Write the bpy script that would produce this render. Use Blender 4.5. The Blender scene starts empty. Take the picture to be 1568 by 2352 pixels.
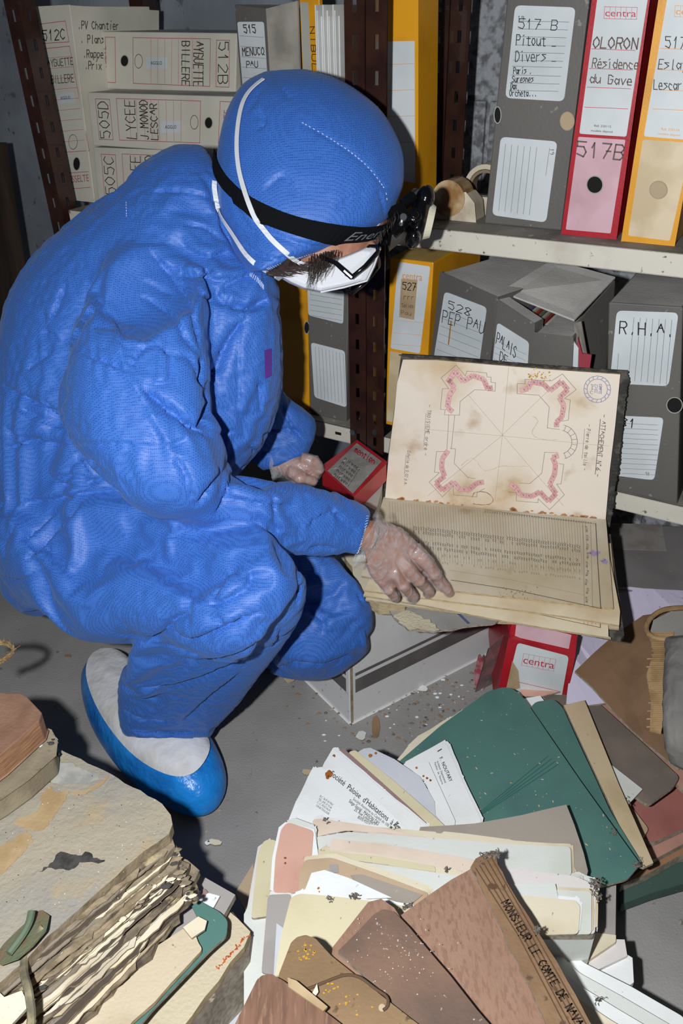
import bpy, bmesh, math, random
import numpy as np
from mathutils import Vector, noise
from mathutils.bvhtree import BVHTree
random.seed(7)
S = bpy.context.scene
COL = S.collection
# ------------------------------------------------------------------ camera (28 mm lens held upright, 1.15 m above the floor)
FPX = 1816.0
PITCH = math.radians(31.8)
ROLL = 0.0225
EYE = Vector((0, 0, 1.15))
_fw = Vector((0, math.cos(PITCH), -math.sin(PITCH)))
_r0 = Vector((1, 0, 0)); _u0 = _r0.cross(_fw)
_c, _s = math.cos(ROLL), math.sin(ROLL)
RT = _c*_r0 - _s*_u0
UP = _c*_u0 + _s*_r0
FW = _fw
cam_d = bpy.data.cameras.new('camera'); cam = bpy.data.objects.new('camera', cam_d); COL.objects.link(cam)
cam_d.sensor_fit = 'VERTICAL'; cam_d.sensor_height = 36; cam_d.lens = 36*FPX/2352
cam_d.clip_start = 0.02
from mathutils import Matrix
m = Matrix.Identity(4)
for i, v in enumerate((RT, UP, -FW)):
    for j in range(3): m[j][i] = v[j]
for j in range(3): m[j][3] = EYE[j]
cam.matrix_world = m
S.camera = cam
# ------------------------------------------------------------------ light: the camera's flash, held to the left, and a trace of room light
w = bpy.data.worlds.new('world'); S.world = w; w.use_nodes = True
w.node_tree.nodes['Background'].inputs[0].default_value = (0.75, 0.82, 1, 1)
w.node_tree.nodes['Background'].inputs[1].default_value = 0.035
fl = bpy.data.lights.new('camera_flash', 'POINT'); fl.energy = 64; fl.shadow_soft_size = 0.014; fl.color = (0.955, 0.98, 1.0)
flo = bpy.data.objects.new('camera_flash', fl); COL.objects.link(flo)
flo.location = EYE - RT*0.125 + UP*0.015
S.view_settings.view_transform = 'Standard'; S.view_settings.look = 'None'
S.view_settings.gamma = 1; S.view_settings.use_curve_mapping = False
S.view_settings.exposure = 0.0
# ------------------------------------------------------------------ photogrammetry: photo point -> place in the room
def ray(x, y): return FW*FPX + RT*(x-784) + UP*(1176-y)
def Pd(x, y, d): return EYE + ray(x, y)*(d/FPX)
def Pz(x, y, z): v = ray(x, y); return EYE + v*((z-EYE.z)/v.z)
def on_plane(x, y, p, n): v = ray(x, y); return EYE + v*(((p-EYE).dot(n))/v.dot(n))
def depth_of(P): return (P-EYE).dot(FW)
AZ = math.radians(59.4)
RT_DIR = Vector((math.sin(AZ), -math.cos(AZ), 0))      # along the racks, towards the right
RN = Vector((math.cos(AZ), math.sin(AZ), 0))           # into the racks
def Q(x, y, off=0.0): v = ray(x, y); return EYE + v*((1.28+off)/v.dot(RN))
Z_UP, Z_LOW = 0.85, 0.437
# ------------------------------------------------------------------ materials
def lin(h):
    h = h.lstrip('#'); c = [int(h[i:i+2], 16)/255 for i in (0, 2, 4)]
    return tuple(((x+0.055)/1.055)**2.4 if x > 0.04045 else x/12.92 for x in c)+(1,)
MATS = {}
def mat(name, col, rough=0.7, col2=None, nscale=18, ncut=(0.42, 0.62), col3=None, n3scale=55, n3cut=(0.62, 0.68), bump=0.0, bscale=220, metal=0.0, spec=0.5,
        alpha=1.0, stretch=None, coat=0.0, emit=None, bump2=0.0, b2scale=25, trans=0.0):
    if name in MATS: return MATS[name]
    M = bpy.data.materials.new(name); M.use_nodes = True; N = M.node_tree.nodes; L = M.node_tree.links
    b = N['Principled BSDF']
    b.inputs['Roughness'].default_value = rough; b.inputs['Metallic'].default_value = metal
    b.inputs['Specular IOR Level'].default_value = spec; b.inputs['Alpha'].default_value = alpha
    b.inputs['Coat Weight'].default_value = coat; b.inputs['Transmission Weight'].default_value = trans
    b.inputs['Base Color'].default_value = lin(col)
    tc = N.new('ShaderNodeTexCoord'); vec = tc.outputs['Object']
    if stretch:
        mp = N.new('ShaderNodeMapping'); mp.inputs['Scale'].default_value = stretch; L.new(vec, mp.inputs['Vector'])
        if len(stretch) and isinstance(stretch, tuple): pass
        vec = mp.outputs['Vector']
    cur = None
    def layer(prev, c, sc, cut, det=6):
        n = N.new('ShaderNodeTexNoise'); n.inputs['Scale'].default_value = sc; n.inputs['Detail'].default_value = det; L.new(vec, n.inputs['Vector'])
        r = N.new('ShaderNodeMapRange'); r.inputs['From Min'].default_value = cut[0]; r.inputs['From Max'].default_value = cut[1]; L.new(n.outputs['Fac'], r.inputs['Value'])
        mx = N.new('ShaderNodeMix'); mx.data_type = 'RGBA'; L.new(r.outputs['Result'], mx.inputs['Factor'])
        if prev is None: mx.inputs['A'].default_value = lin(col)
        else: L.new(prev, mx.inputs['A'])
        mx.inputs['B'].default_value = lin(c)
        return mx.outputs['Result']
    if col2: cur = layer(cur, col2, nscale, ncut)
    if col3: cur = layer(cur, col3, n3scale, n3cut)
    if cur is not None: L.new(cur, b.inputs['Base Color'])
    h = None
    if bump:
        n = N.new('ShaderNodeTexNoise'); n.inputs['Scale'].default_value = bscale; n.inputs['Detail'].default_value = 4; L.new(vec, n.inputs['Vector'])
        bp = N.new('ShaderNodeBump'); bp.inputs['Strength'].default_value = bump; bp.inputs['Distance'].default_value = 0.002; L.new(n.outputs['Fac'], bp.inputs['Height'])
        h = bp
    if bump2:
        n = N.new('ShaderNodeTexNoise'); n.inputs['Scale'].default_value = b2scale; n.inputs['Detail'].default_value = 3; L.new(vec, n.inputs['Vector'])
        bp = N.new('ShaderNodeBump'); bp.inputs['Strength'].default_value = bump2; bp.inputs['Distance'].default_value = 0.01; L.new(n.outputs['Fac'], bp.inputs['Height'])
        if h: L.new(h.outputs['Normal'], bp.inputs['Normal'])
        h = bp
    if h: L.new(h.outputs['Normal'], b.inputs['Normal'])
    MATS[name] = M; return M
# ------------------------------------------------------------------ mesh building
class MB:
    def __init__(s): s.v = []; s.f = []; s.m = []; s.mats = []
    def mi(s, M):
        if M not in s.mats: s.mats.append(M)
        return s.mats.index(M)
    def poly(s, pts, M):
        k = len(s.v); s.v += [tuple(p) for p in pts]; s.f.append(tuple(range(k, k+len(pts)))); s.m.append(s.mi(M))
    def mesh(s, vs, fs, M):
        k = len(s.v); s.v += [tuple(p) for p in vs]; i = s.mi(M)
        for f in fs: s.f.append(tuple(k+a for a in f)); s.m.append(i)
    def hexa(s, q, e, M, Mside=None):                   # face quad q (4 points) swept by the vector e
        a = [Vector(p) for p in q]; b = [p+e for p in a]
        n = len(a); vs = a+b
        s.mesh(vs, [tuple(range(n))], M)
        s.mesh(vs, [tuple(range(2*n-1, n-1, -1))]+[(i, i+n, (i+1) % n+n, (i+1) % n) for i in range(n)], Mside or M)
    def tube(s, pts, r, M, seg=8, flat=None, closed=False):
        pts = [Vector(p) for p in pts]; n = len(pts); vs = []; fs = []
        rr = r if isinstance(r, (list, tuple)) else [r]*n
        prev = None
        for i, p in enumerate(pts):
            t = (pts[(i+1) % n]-pts[i-1]) if closed else (pts[min(i+1, n-1)]-pts[max(i-1, 0)])
            t.normalize()
            if prev is None:
                a = t.orthogonal().normalized()
            else:
                a = (prev-t*prev.dot(t)).normalized()
            prev = a; b = t.cross(a)
            for k in range(seg):
                an = 2*math.pi*k/seg
                vs.append(p+(a*math.cos(an)+b*math.sin(an))*rr[i])
        m_ = n if closed else n-1
        for i in range(m_):
            j = (i+1) % n
            for k in range(seg):
                fs.append((i*seg+k, i*seg+(k+1) % seg, j*seg+(k+1) % seg, j*seg+k))
        if not closed: fs += [tuple(range(seg-1, -1, -1)), tuple(range((n-1)*seg, n*seg))]
        s.mesh(vs, fs, M)
    def band(s, A, B, nrm, th, M, closed=False):        # a strap between two edge lines, with thickness
        n = len(A); vs = []; fs = []
        for a, b, q in zip(A, B, nrm):
            a, b, q = Vector(a), Vector(b), Vector(q)
            vs += [a, b, b+q*th, a+q*th]
        for i in range(n if closed else n-1):
            j = (i+1) % n
            for k in range(4): fs.append((i*4+k, i*4+(k+1) % 4, j*4+(k+1) % 4, j*4+k))
        if not closed: fs += [(3, 2, 1, 0), ((n-1)*4, (n-1)*4+1, (n-1)*4+2, (n-1)*4+3)]
        s.mesh(vs, fs, M)
    def cyl(s, p, ax, r, h, M, seg=20, r2=None):
        ax = Vector(ax).normalized(); a = ax.orthogonal().normalized(); b = ax.cross(a); r2 = r if r2 is None else r2
        vs = [Vector(p)+(a*math.cos(2*math.pi*k/seg)+b*math.sin(2*math.pi*k/seg))*r for k in range(seg)]
        vs += [Vector(p)+ax*h+(a*math.cos(2*math.pi*k/seg)+b*math.sin(2*math.pi*k/seg))*r2 for k in range(seg)]
        s.mesh(vs, [tuple(range(seg-1, -1, -1)), tuple(range(seg, 2*seg))]+[(k, (k+1) % seg, (k+1) % seg+seg, k+seg) for k in range(seg)], M)
    def ell(s, p, ax, M, seg=20, rings=12):             # ellipsoid with three axis vectors
        vs = []; fs = []
        for i in range(1, rings):
            t = math.pi*i/rings
            for k in range(seg):
                q = 2*math.pi*k/seg
                vs.append(Vector(p)+ax[0]*(math.sin(t)*math.cos(q))+ax[1]*(math.sin(t)*math.sin(q))+ax[2]*math.cos(t))
        for i in range(rings-2):
            for k in range(seg): fs.append((i*seg+k, i*seg+(k+1) % seg, (i+1)*seg+(k+1) % seg, (i+1)*seg+k))
        vs += [Vector(p)+ax[2], Vector(p)-ax[2]]; n = len(vs)
        for k in range(seg):
            fs.append((n-2, (k+1) % seg, k)); fs.append((n-1, (rings-2)*seg+k, (rings-2)*seg+(k+1) % seg))
        s.mesh(vs, fs, M)
    def build(s, name, parent=None, smooth=False, fix=True, bevel=0.0, origin=None):
        me = bpy.data.meshes.new(name); me.from_pydata(s.v, [], s.f); 
        for M in s.mats: me.materials.append(M)
        me.polygons.foreach_set('material_index', s.m)
        bm = bmesh.new(); bm.from_mesh(me)
        if fix: bmesh.ops.recalc_face_normals(bm, faces=bm.faces)
        if bevel:
            bmesh.ops.remove_doubles(bm, verts=bm.verts, dist=1e-6)
            es = [e for e in bm.edges if len(e.link_faces) == 2 and e.calc_face_angle(0) > 0.5]
            bmesh.ops.bevel(bm, geom=es, offset=bevel, segments=2, affect='EDGES', profile=0.5)
        bm.to_mesh(me); bm.free()
        if smooth:
            for p in me.polygons: p.use_smooth = True
        return link_mesh(name, me, parent, origin)
def link_mesh(name, me, parent=None, origin=None):
    o = bpy.data.objects.new(name, me); COL.objects.link(o)
    n = len(me.vertices); co = np.empty(n*3, np.float32); me.vertices.foreach_get('co', co); co = co.reshape(-1, 3)
    if parent is not None:
        org = parent_world(parent); o.parent = parent
    else:
        lo, hi = co.min(0), co.max(0); org = Vector(((lo[0]+hi[0])/2, (lo[1]+hi[1])/2, lo[2])) if origin is None else Vector(origin)
        o.location = org; o['_w'] = list(org)
    co -= np.array(org, np.float32); me.vertices.foreach_set('co', co.ravel()); me.update()
    return o
def parent_world(p):
    v = Vector((0, 0, 0))
    while p is not None:
        v += p.location; p = p.parent
    return v
def tag(o, label=None, cat=None, group=None, kind=None):
    if label: o['label'] = label
    if cat: o['category'] = cat
    if group: o['group'] = group
    if kind: o['kind'] = kind
    if '_w' in o: del o['_w']
    return o
def thing(name, loc, label, cat, group=None):
    o = bpy.data.objects.new(name, None); COL.objects.link(o); o.location = loc; o.empty_display_size = 0.05
    return tag(o, label, cat, group)
class Surf:                                             # a flat face of a thing, addressed by where the photo shows it
    def __init__(s, p, n):
        s.p = Vector(p); s.n = Vector(n).normalized()
        if (EYE-s.p).dot(s.n) < 0: s.n = -s.n
    def pt(s, x, y, off=0.0): return on_plane(x, y, s.p, s.n)+s.n*off
    @staticmethod
    def of3(a, b, c): return Surf(a, (b-a).cross(c-a))
# ------------------------------------------------------------------ writing: a pen alphabet and a printed one
G = {'A':'02 26 42|14 34','B':'00 06 36 45 44 33 03|33 42 41 30 00','C':'45 26 15 04 02 11 20 41','D':'00 06 26 44 42 20 00','E':'40 00 06 46|03 33','F':'00 06 46|03 33',
'G':'45 26 06 03 00 30 42 43 23','H':'00 06|40 46|03 43','I':'20 26','J':'36 31 20 10 01','K':'00 06|46 03 40','L':'06 00 40','M':'00 06 23 46 40','N':'00 06 40 46','O':'20 02 04 26 44 42 20',
'P':'00 06 36 45 44 33 03','Q':'20 02 04 26 44 42 20|31 50','R':'00 06 36 45 44 33 03|23 40','S':'45 26 05 04 42 41 20 01','T':'20 26|06 46','U':'06 01 20 41 46','V':'06 20 46','W':'06 10 23 30 46',
'X':'00 46|06 40','Y':'06 23 46|23 20','Z':'06 46 00 40','0':'20 02 04 26 44 42 20','1':'14 26 20','2':'05 26 45 44 00 40','3':'06 46 23 42 30 01','4':'30 36 02 42','5':'46 06 04 34 42 30 01','6':'46 13 01 20 41 42 23 02',
'7':'06 46 10|23 43','8':'23 05 26 45 23 01 20 41 23','9':'43 14 05 26 45 43 30','a':'43 14 02 20 42|44 40','b':'06 00 30 42 34 03','c':'43 14 02 20 40','d':'46 40|43 14 02 20 41','e':'02 42 34 14 02 10 40','f':'45 36 25 20|04 44',
'g':'43 14 02 20 42|44 4a 1a','h':'06 00|03 24 42 40','i':'24 20|26 26','j':'34 3a 1a','k':'06 00|44 02 40','l':'26 20 30','m':'00 04|03 14 20|23 34 40','n':'04 00|03 24 42 40','o':'20 02 14 34 42 20','p':'04 0a|04 34 42 20 01',
'q':'43 14 02 20 41|44 4a','r':'04 00|03 34','s':'44 04 42 00','t':'25 20 40|04 44','u':'04 01 20 42|44 40','v':'04 20 44','w':'04 10 23 30 44','x':'00 44|04 40','y':'04 22|44 1a','z':'04 44 00 40','-':'03 43','.':'20 21',',':'20 1a',
'_':'00 40',"'":'26 25','/':'00 46','°':'15 25 26 16 15',':':'21 22|24 25','é':'02 42 34 14 02 10 40|26 36'}
def pen(mb, surf, text, o, e, h, M, wd=0.0007, off=0.0006, jit=0.12):
    o, e, h = Vector(o), Vector(e), Vector(h); n = len(text)
    up = h-o; adv = (e-o)/max(n, 1)
    def q(c): return -1.6 if c == 'a' else float(c)
    for i, ch in enumerate(text):
        if ch == ' ' or ch not in G: continue
        jy = random.uniform(-jit, jit)*0.5; sl = random.uniform(-0.06, 0.12)
        for st in G[ch].split('|'):
            P = []
            for t in st.split():
                u = (q(t[0])+0.5)/5.6; v = q(t[1])/6+jy*0.3
                u += sl*v+random.uniform(-jit, jit)*0.15
                pp = o+adv*(i+u)+up*v
                P.append(surf.pt(pp.x, pp.y, off))
            stroke(mb, P, surf.n, wd, M)
def stroke(mb, P, n, wd, M):
    if len(P) == 2 and (P[0]-P[1]).length < wd: P = [P[0], P[0]+(n.orthogonal()*wd)]
    for a, b in zip(P[:-1], P[1:]):
        t = b-a
        if t.length < 1e-6: continue
        t.normalize(); s = n.cross(t)*wd*0.5; t *= wd*0.4
        mb.poly([a-t-s, b+t-s, b+t+s, a-t+s], M)
def line(mb, surf, pts, M, wd=0.0006, off=0.0005):
    stroke(mb, [surf.pt(x, y, off) for x, y in pts], surf.n, wd, M)
_tc = {}
def glyphs(text):
    if text in _tc: return _tc[text]
    c = bpy.data.curves.new('t', 'FONT'); c.body = text; c.resolution_u = 3
    o = bpy.data.objects.new('t', c); COL.objects.link(o)
    bpy.context.view_layer.update()
    me = bpy.data.meshes.new_from_object(o.evaluated_get(bpy.context.evaluated_depsgraph_get()))
    vs = [(v.co.x, v.co.y) for v in me.vertices]; fs = [tuple(p.vertices) for p in me.polygons]
    bpy.data.objects.remove(o); bpy.data.curves.remove(c); bpy.data.meshes.remove(me)
    _tc[text] = (vs, fs, max(v[0] for v in vs)); return _tc[text]
def printed(mb, surf, text, o, e, h, M, off=0.0006, ital=0.0):
    vs, fs, wmax = glyphs(text); o, e, h = Vector(o), Vector(e), Vector(h)
    P = []
    for x, y in vs:
        y /= 0.7; pp = o+(e-o)*(x/wmax+ital*y)+(h-o)*y; P.append(surf.pt(pp.x, pp.y, off))
    mb.mesh(P, fs, M)
def rows(mb, surf, q, n, M, wd=0.0005, inset=0.05, lo=0.0, hi=1.0):   # n ruled lines inside quad q (tl,tr,br,bl)
    tl, tr, br, bl = [Vector(p) for p in q]
    for i in range(n):
        t = lo+(hi-lo)*(i+0.5)/n
        a = tl.lerp(bl, t); b = tr.lerp(br, t)
        line(mb, surf, [tuple(a.lerp(b, inset)), tuple(b.lerp(a, inset))], M, wd)
def rquad(q, r=0.12, seg=4):                            # rounded corners for a label outline, in photo points
    q = [Vector(p) for p in q]; out = []
    L = min((q[i]-q[i-1]).length for i in range(4))*r
    for i in range(4):
        p, a, b = q[i], q[i-1], q[(i+1) % 4]
        pa = p+(a-p).normalized()*L; pb = p+(b-p).normalized()*L
        for k in range(seg+1):
            t = k/seg; out.append(tuple(pa*(1-t)**2+p*2*t*(1-t)+pb*t*t))
    return out
def card(mb, surf, pts, M, th=0.0004, off=0.0):
    a = [surf.pt(x, y, off+th) for x, y in pts]; mb.hexa(a, -surf.n*th, M)
def disc_px(cx, cy, rx, ry, n=20, rot=0.0):
    return [(cx+rx*math.cos(t)*math.cos(rot)-ry*math.sin(t)*math.sin(rot), cy+rx*math.cos(t)*math.sin(rot)+ry*math.sin(t)*math.cos(rot)) for t in [2*math.pi*k/n for k in range(n)]]
# ------------------------------------------------------------------ shared materials
INK = mat('ink', '#14161c', 0.5)
INKB = mat('ink_brown', '#3a2f2c', 0.7)
PENCIL = mat('pencil', '#8a8379', 0.8)
FELT = mat('felt_grey', '#6d5a55', 0.7)
REDINK = mat('print_red', '#c23447', 0.5)
ORGINK = mat('print_orange', '#e59a4a', 0.5)
RULE = mat('rule_grey', '#6c7478', 0.6)
RULER = mat('rule_red', '#b8606a', 0.6)
WHITE = mat('label_white', '#d9dee0', 0.45, '#c9cfd0', 8)
GREYB = mat('grey_board', '#67645f', 0.55, '#5d5a57', 6, (0.4, 0.7), '#8d8a84', 70, (0.68, 0.72), bump=0.15)
GREYI = mat('grey_board_inside', '#b3ada0', 0.8, '#8f8a80', 14)
REDB = mat('red_board', '#b5202e', 0.35, '#8d1a24', 12, (0.5, 0.75), bump=0.1)
YELB = mat('yellow_board', '#e9a31c', 0.4, '#c8861a', 9, (0.5, 0.75), bump=0.1)
CREAMP = mat('cream_print', '#e2cfae', 0.5, '#cdb892', 16)
PINKP = mat('pink_print', '#dcb3bd', 0.5, '#c9a0a8', 14)
BEIGEB = mat('beige_board', '#b9b7ae', 0.7, '#a5a399', 9, (0.4, 0.7), bump=0.1)
TAN = mat('tan_card', '#b9a586', 0.8)
DARK = mat('dark_hollow', '#0c0b0b', 0.9)
BROWNM = mat('brown_metal', '#3c231b', 0.26, '#2c1a15', 20, bump=0.1, coat=0.3)
DUSTT_LIT = mat('dusty_lit_board_top', '#c9c6c1', 0.95, '#aeaba6', 12, (0.4, 0.7), '#c0bdb8', 90, (0.66, 0.72), bump=0.3)  # dusty tops, painted lighter still to make up for the grazing flash
DUSTY_LIT = mat('dusty_lit_yellow_top', '#d8b468', 0.8, '#b99a5c', 12, (0.4, 0.7))  # same for yellow boxes: dust plus top light put into the colour
SHELF = mat('shelf_enamel', '#d8d2c4', 0.5, '#b9b2a3', 10, (0.5, 0.75), '#6b655c', 90, (0.66, 0.72))
SHELFT = mat('shelf_top_dusty', '#938d83', 0.8, '#77716a', 14, (0.4, 0.65), '#b3ada2', 60, (0.62, 0.7))
STEEL = mat('zinc_bolt', '#b9bcc0', 0.3, metal=1.0)
# ------------------------------------------------------------------ the room
def structure(mb, name, **k):
    o = mb.build(name, **k); return tag(o, kind='structure')
FLOORM = mat('concrete_floor', '#a3a09d', 0.85, '#908d8a', 7, (0.35, 0.7), '#67645f', 60, (0.68, 0.74), bump=0.5, bscale=260)
mb = MB(); mb.hexa([(-3, -1.6, 0), (2.4, -1.6, 0), (2.4, 4.2, 0), (-3, 4.2, 0)], Vector((0, 0, -0.1)), FLOORM); structure(mb, 'floor')
WALLM = mat('rough_block_wall', '#b4b7bb', 0.9, '#77777a', 55, (0.42, 0.6), '#b5b8bd', 30, (0.55, 0.7), bump=0.9, bscale=90, bump2=0.7, b2scale=40)
WN = 1.86
def wp(s_, z, n): return RN*n + RT_DIR*s_ + Vector((0, 0, z))
mb = MB()
# block courses of the back wall, with recessed joints
x0 = -3.2; row = 0
z = 0.0
mb.hexa([wp(-2.2, 0, WN+0.012), wp(2.4, 0, WN+0.012), wp(2.4, 2.2, WN+0.012), wp(-2.2, 2.2, WN+0.012)], RN*0.2, WALLM)
while z < 2.2:
    s_ = -2.2-(0.25 if row % 2 else 0)
    while s_ < 2.4:
        mb.hexa([wp(s_+0.006, z+0.006, WN), wp(s_+0.494, z+0.006, WN), wp(s_+0.494, z+0.194, WN), wp(s_+0.006, z+0.194, WN)], RN*0.013, WALLM)
        s_ += 0.5
    z += 0.2; row += 1
structure(mb, 'wall_back')
# smoother rendered wall on the left, beyond the racks
WL = mat('rendered_wall', '#9fa7b0', 0.85, '#848b93', 5, (0.4, 0.65), '#6a6f75', 30, (0.63, 0.7), bump=0.4, bscale=120)
mb = MB()
A0 = Q(-60, 400, 0.53); A1 = Q(800, 400, 0.53)
A0.z = 0; A1.z = 0
mb.hexa([A0-RT_DIR*1.2, A1, A1+Vector((0, 0, 2.2)), A0-RT_DIR*1.2+Vector((0, 0, 2.2))], RN*0.05, WL); structure(mb, 'wall_left')
# debris scattered over the floor
CRUMB = mat('crumb', '#6d655c', 0.9, '#a59c8e', 60)
random.seed(3)
mb = MB()
for k in range(230):
    x = random.uniform(-0.75, 0.62); y = random.uniform(0.45, 1.7); r = random.uniform(0.0008, 0.0032)
    c = Vector((x, y, r*0.5)); a = random.uniform(0, 6.28)
    mb.ell(c, (Vector((math.cos(a), math.sin(a), 0))*r*random.uniform(1, 2.2), Vector((-math.sin(a), math.cos(a), 0))*r, Vector((0, 0, r*0.6))), CRUMB, 6, 4)
tag(mb.build('floor_grit'), 'fine grit and paper crumbs scattered over the grey concrete floor', 'grit', kind='stuff')
# ------------------------------------------------------------------ steel racks
def slotted_plate(mb, p, dx, w, z0, z1, th, nrm, M, pitch=0.05, slot=0.02, sw=0.008, phase=0.0, lean=Vector((0, 0, 0))):
    # a flange with a row of long slots; p base point, dx unit vector across
    a0 = (w-sw)/2; a1 = a0+sw
    def pt(u, z): return p+dx*u+Vector((0, 0, z))+lean*z
    mb.hexa([pt(0, z0), pt(a0, z0), pt(a0, z1), pt(0, z1)], nrm*th, M)
    mb.hexa([pt(a1, z0), pt(w, z0), pt(w, z1), pt(a1, z1)], nrm*th, M)
    z = z0+phase; last = z0
    while z < z1-slot:
        mb.hexa([pt(a0, last), pt(a1, last), pt(a1, z), pt(a0, z)], nrm*th, M)
        last = z+slot; z += pitch
    mb.hexa([pt(a0, last), pt(a1, last), pt(a1, z1), pt(a0, z1)], nrm*th, M)
def post(parent, P, flip=1, lean=Vector((0, 0, 0)), z1=1.9, w=0.04):
    mb = MB(); d = RT_DIR*flip
    slotted_plate(mb, P, d, w, 0, z1, 0.003, RN, BROWNM, phase=0.012, lean=lean)
    slotted_plate(mb, P+RN*0.003, RN, w, 0, z1, 0.003, d, BROWNM, phase=0.012, lean=lean)
    return mb.build('post', parent)
def shelf(parent, PL, PR, z, depth=0.33, lip=0.035):
    mb = MB()
    a = PL.copy(); b = PR.copy(); a.z = z; b.z = z
    mb.hexa([a, b, b+RN*depth, a+RN*depth], Vector((0, 0, -0.0015)), SHELFT)
    mb.hexa([a, b, b-Vector((0, 0, lip)), a-Vector((0, 0, lip))], RN*0.0015, SHELF)
    mb.hexa([a-Vector((0, 0, lip)), b-Vector((0, 0, lip)), b-Vector((0, 0, lip))+RN*0.012, a-Vector((0, 0, lip))+RN*0.012], Vector((0, 0, 0.0015)), SHELF)
    mb.hexa([a+RN*depth, b+RN*depth, b+RN*depth-Vector((0, 0, lip)), a+RN*depth-Vector((0, 0, lip))], -RN*0.0015, SHELF)
    o = mb.build('shelf', parent)
    for s_ in (0.03, ):
        for q, sg in ((a, 1), (b, -1)):
            hb = MB()
            c = q+RT_DIR*s_*sg-Vector((0, 0, lip*0.5))-RN*0.0008
            hb.hexa([c-RT_DIR*0.007-Vector((0, 0, .003)), c+RT_DIR*0.007-Vector((0, 0, .003)), c+RT_DIR*0.007+Vector((0, 0, .003)), c-RT_DIR*0.007+Vector((0, 0, .003))], RN*0.0009, DARK); hb.build('lip_slot', o)
    return o
pc = Q(842, 900, -0.003); pc.z = 0            # where the two racks meet
pr_end = pc+RT_DIR*1.25
pl = Q(150, 470, -0.003); pl.z = 0
rackR = thing('shelving_rack', pc+RT_DIR*0.6, 'right-hand steel rack with cream shelves, holding the red and yellow centra boxes', 'shelving rack')
post(rackR, pc, 1, w=0.037); post(rackR, pc+RN*0.33, 1, z1=1.9, w=0.04); post(rackR, pr_end, -1); post(rackR, pr_end+RN*0.33, -1)
shelf(rackR, pc+RT_DIR*0.038+RN*0.003, pr_end-RT_DIR*0.0, Z_UP); shelf(rackR, pc+RT_DIR*0.038+RN*0.003, pr_end, Z_LOW)
rackL = thing('shelving_rack', pl.lerp(pc, 0.5), 'left-hand steel rack behind the person, stacked with beige archive boxes', 'shelving rack')
post(rackL, pc-RT_DIR*0.002, -1, w=0.037); post(rackL, pc-RT_DIR*0.002+RN*0.33, -1)
post(rackL, pl, -1, lean=RT_DIR*-0.02); post(rackL, pl+RN*0.33, -1)
ZL = 0.81
shelf(rackL, pl+RT_DIR*0.002+RN*0.004, pc-RT_DIR*0.04+RN*0.004, ZL); shelf(rackL, pl+RN*0.004, pc-RT_DIR*0.04+RN*0.004, 0.437)
for rk, xs in ((rackR, 862), (rackL, 811)):
    for dy in (0, ):
        mb = MB(); c = Q(xs, 992, -0.004); mb.cyl(c, -RN, 0.0065, 0.004, STEEL, 6); mb.build('bolt', rk)
# ------------------------------------------------------------------ boxes with a face, addressed by the corners of that face
def face_box(name, q, z, depth, M, label, cat='archive box', group=None, zb=None, slant=None, Mside=None, rot=False):
    # q: tl, tr, br, bl of the front in the photo; z: height of what it stands on
    tl, tr, br, bl = q
    B = Pz(bl[0], bl[1], z if zb is None else zb[0])
    if rot: R = Pz(br[0], br[1], z if zb is None else zb[1])
    else: R = Surf(B, RN).pt(*br); R.z = z
    d = (R-B).normalized(); n = d.cross(Vector((0, 0, 1)))
    if slant: n = (n+Vector((0, 0, slant))).normalized()
    sf = Surf(B, n)
    a = [sf.pt(*tl), sf.pt(*tr), R, B]
    c = (B+R)/2-sf.n*depth/2; c.z = min(B.z, R.z)
    t = thing(name, c, label, cat, group)
    mb = MB(); mb.hexa(a, -sf.n*depth, M, Mside or M); mb.m[1+1] = mb.mi(DUSTY_LIT if M is YELB else M if M is REDB else DUSTT_LIT); mb.build('body', t, bevel=0.0022)  # top face takes the dusty colour with light painted in
    return t, sf
def lab(t, sf, q, n, M=None, name='label', rr=0.1, cols=0, th=0.0006, draw=None, rule=None, wd=0.0006, lo=0.04, hi=0.98, off=0.0):
    mb = MB(); card(mb, sf, rquad(q, rr), M or WHITE, th, off)
    s2 = Surf(sf.p+sf.n*(th+off), sf.n)
    if n: rows(mb, s2, q, n, rule or RULE, wd, 0.06, lo, hi)
    if cols:
        tl, tr, br, bl = q; rows(mb, s2, (tr, br, bl, tl), cols, rule or RULE, wd, 0.06, lo, hi)
    if draw: draw(mb, s2)
    return mb.build(name, t)
def hole(t, sf, cx, cy, rx, ry, fill=None, rot=0.0):
    mb = MB(); card(mb, sf, disc_px(cx, cy, rx, ry, 24, rot), fill or DARK, 0.0014)
    P = [sf.pt(x, y, 0.0014) for x, y in disc_px(cx, cy, rx, ry, 24, rot)]
    mb.tube(P, 0.0008, BEIGEB if fill is None else TAN, 6, closed=True)
    return mb.build('finger_hole', t)
V2 = lambda *a: a
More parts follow.
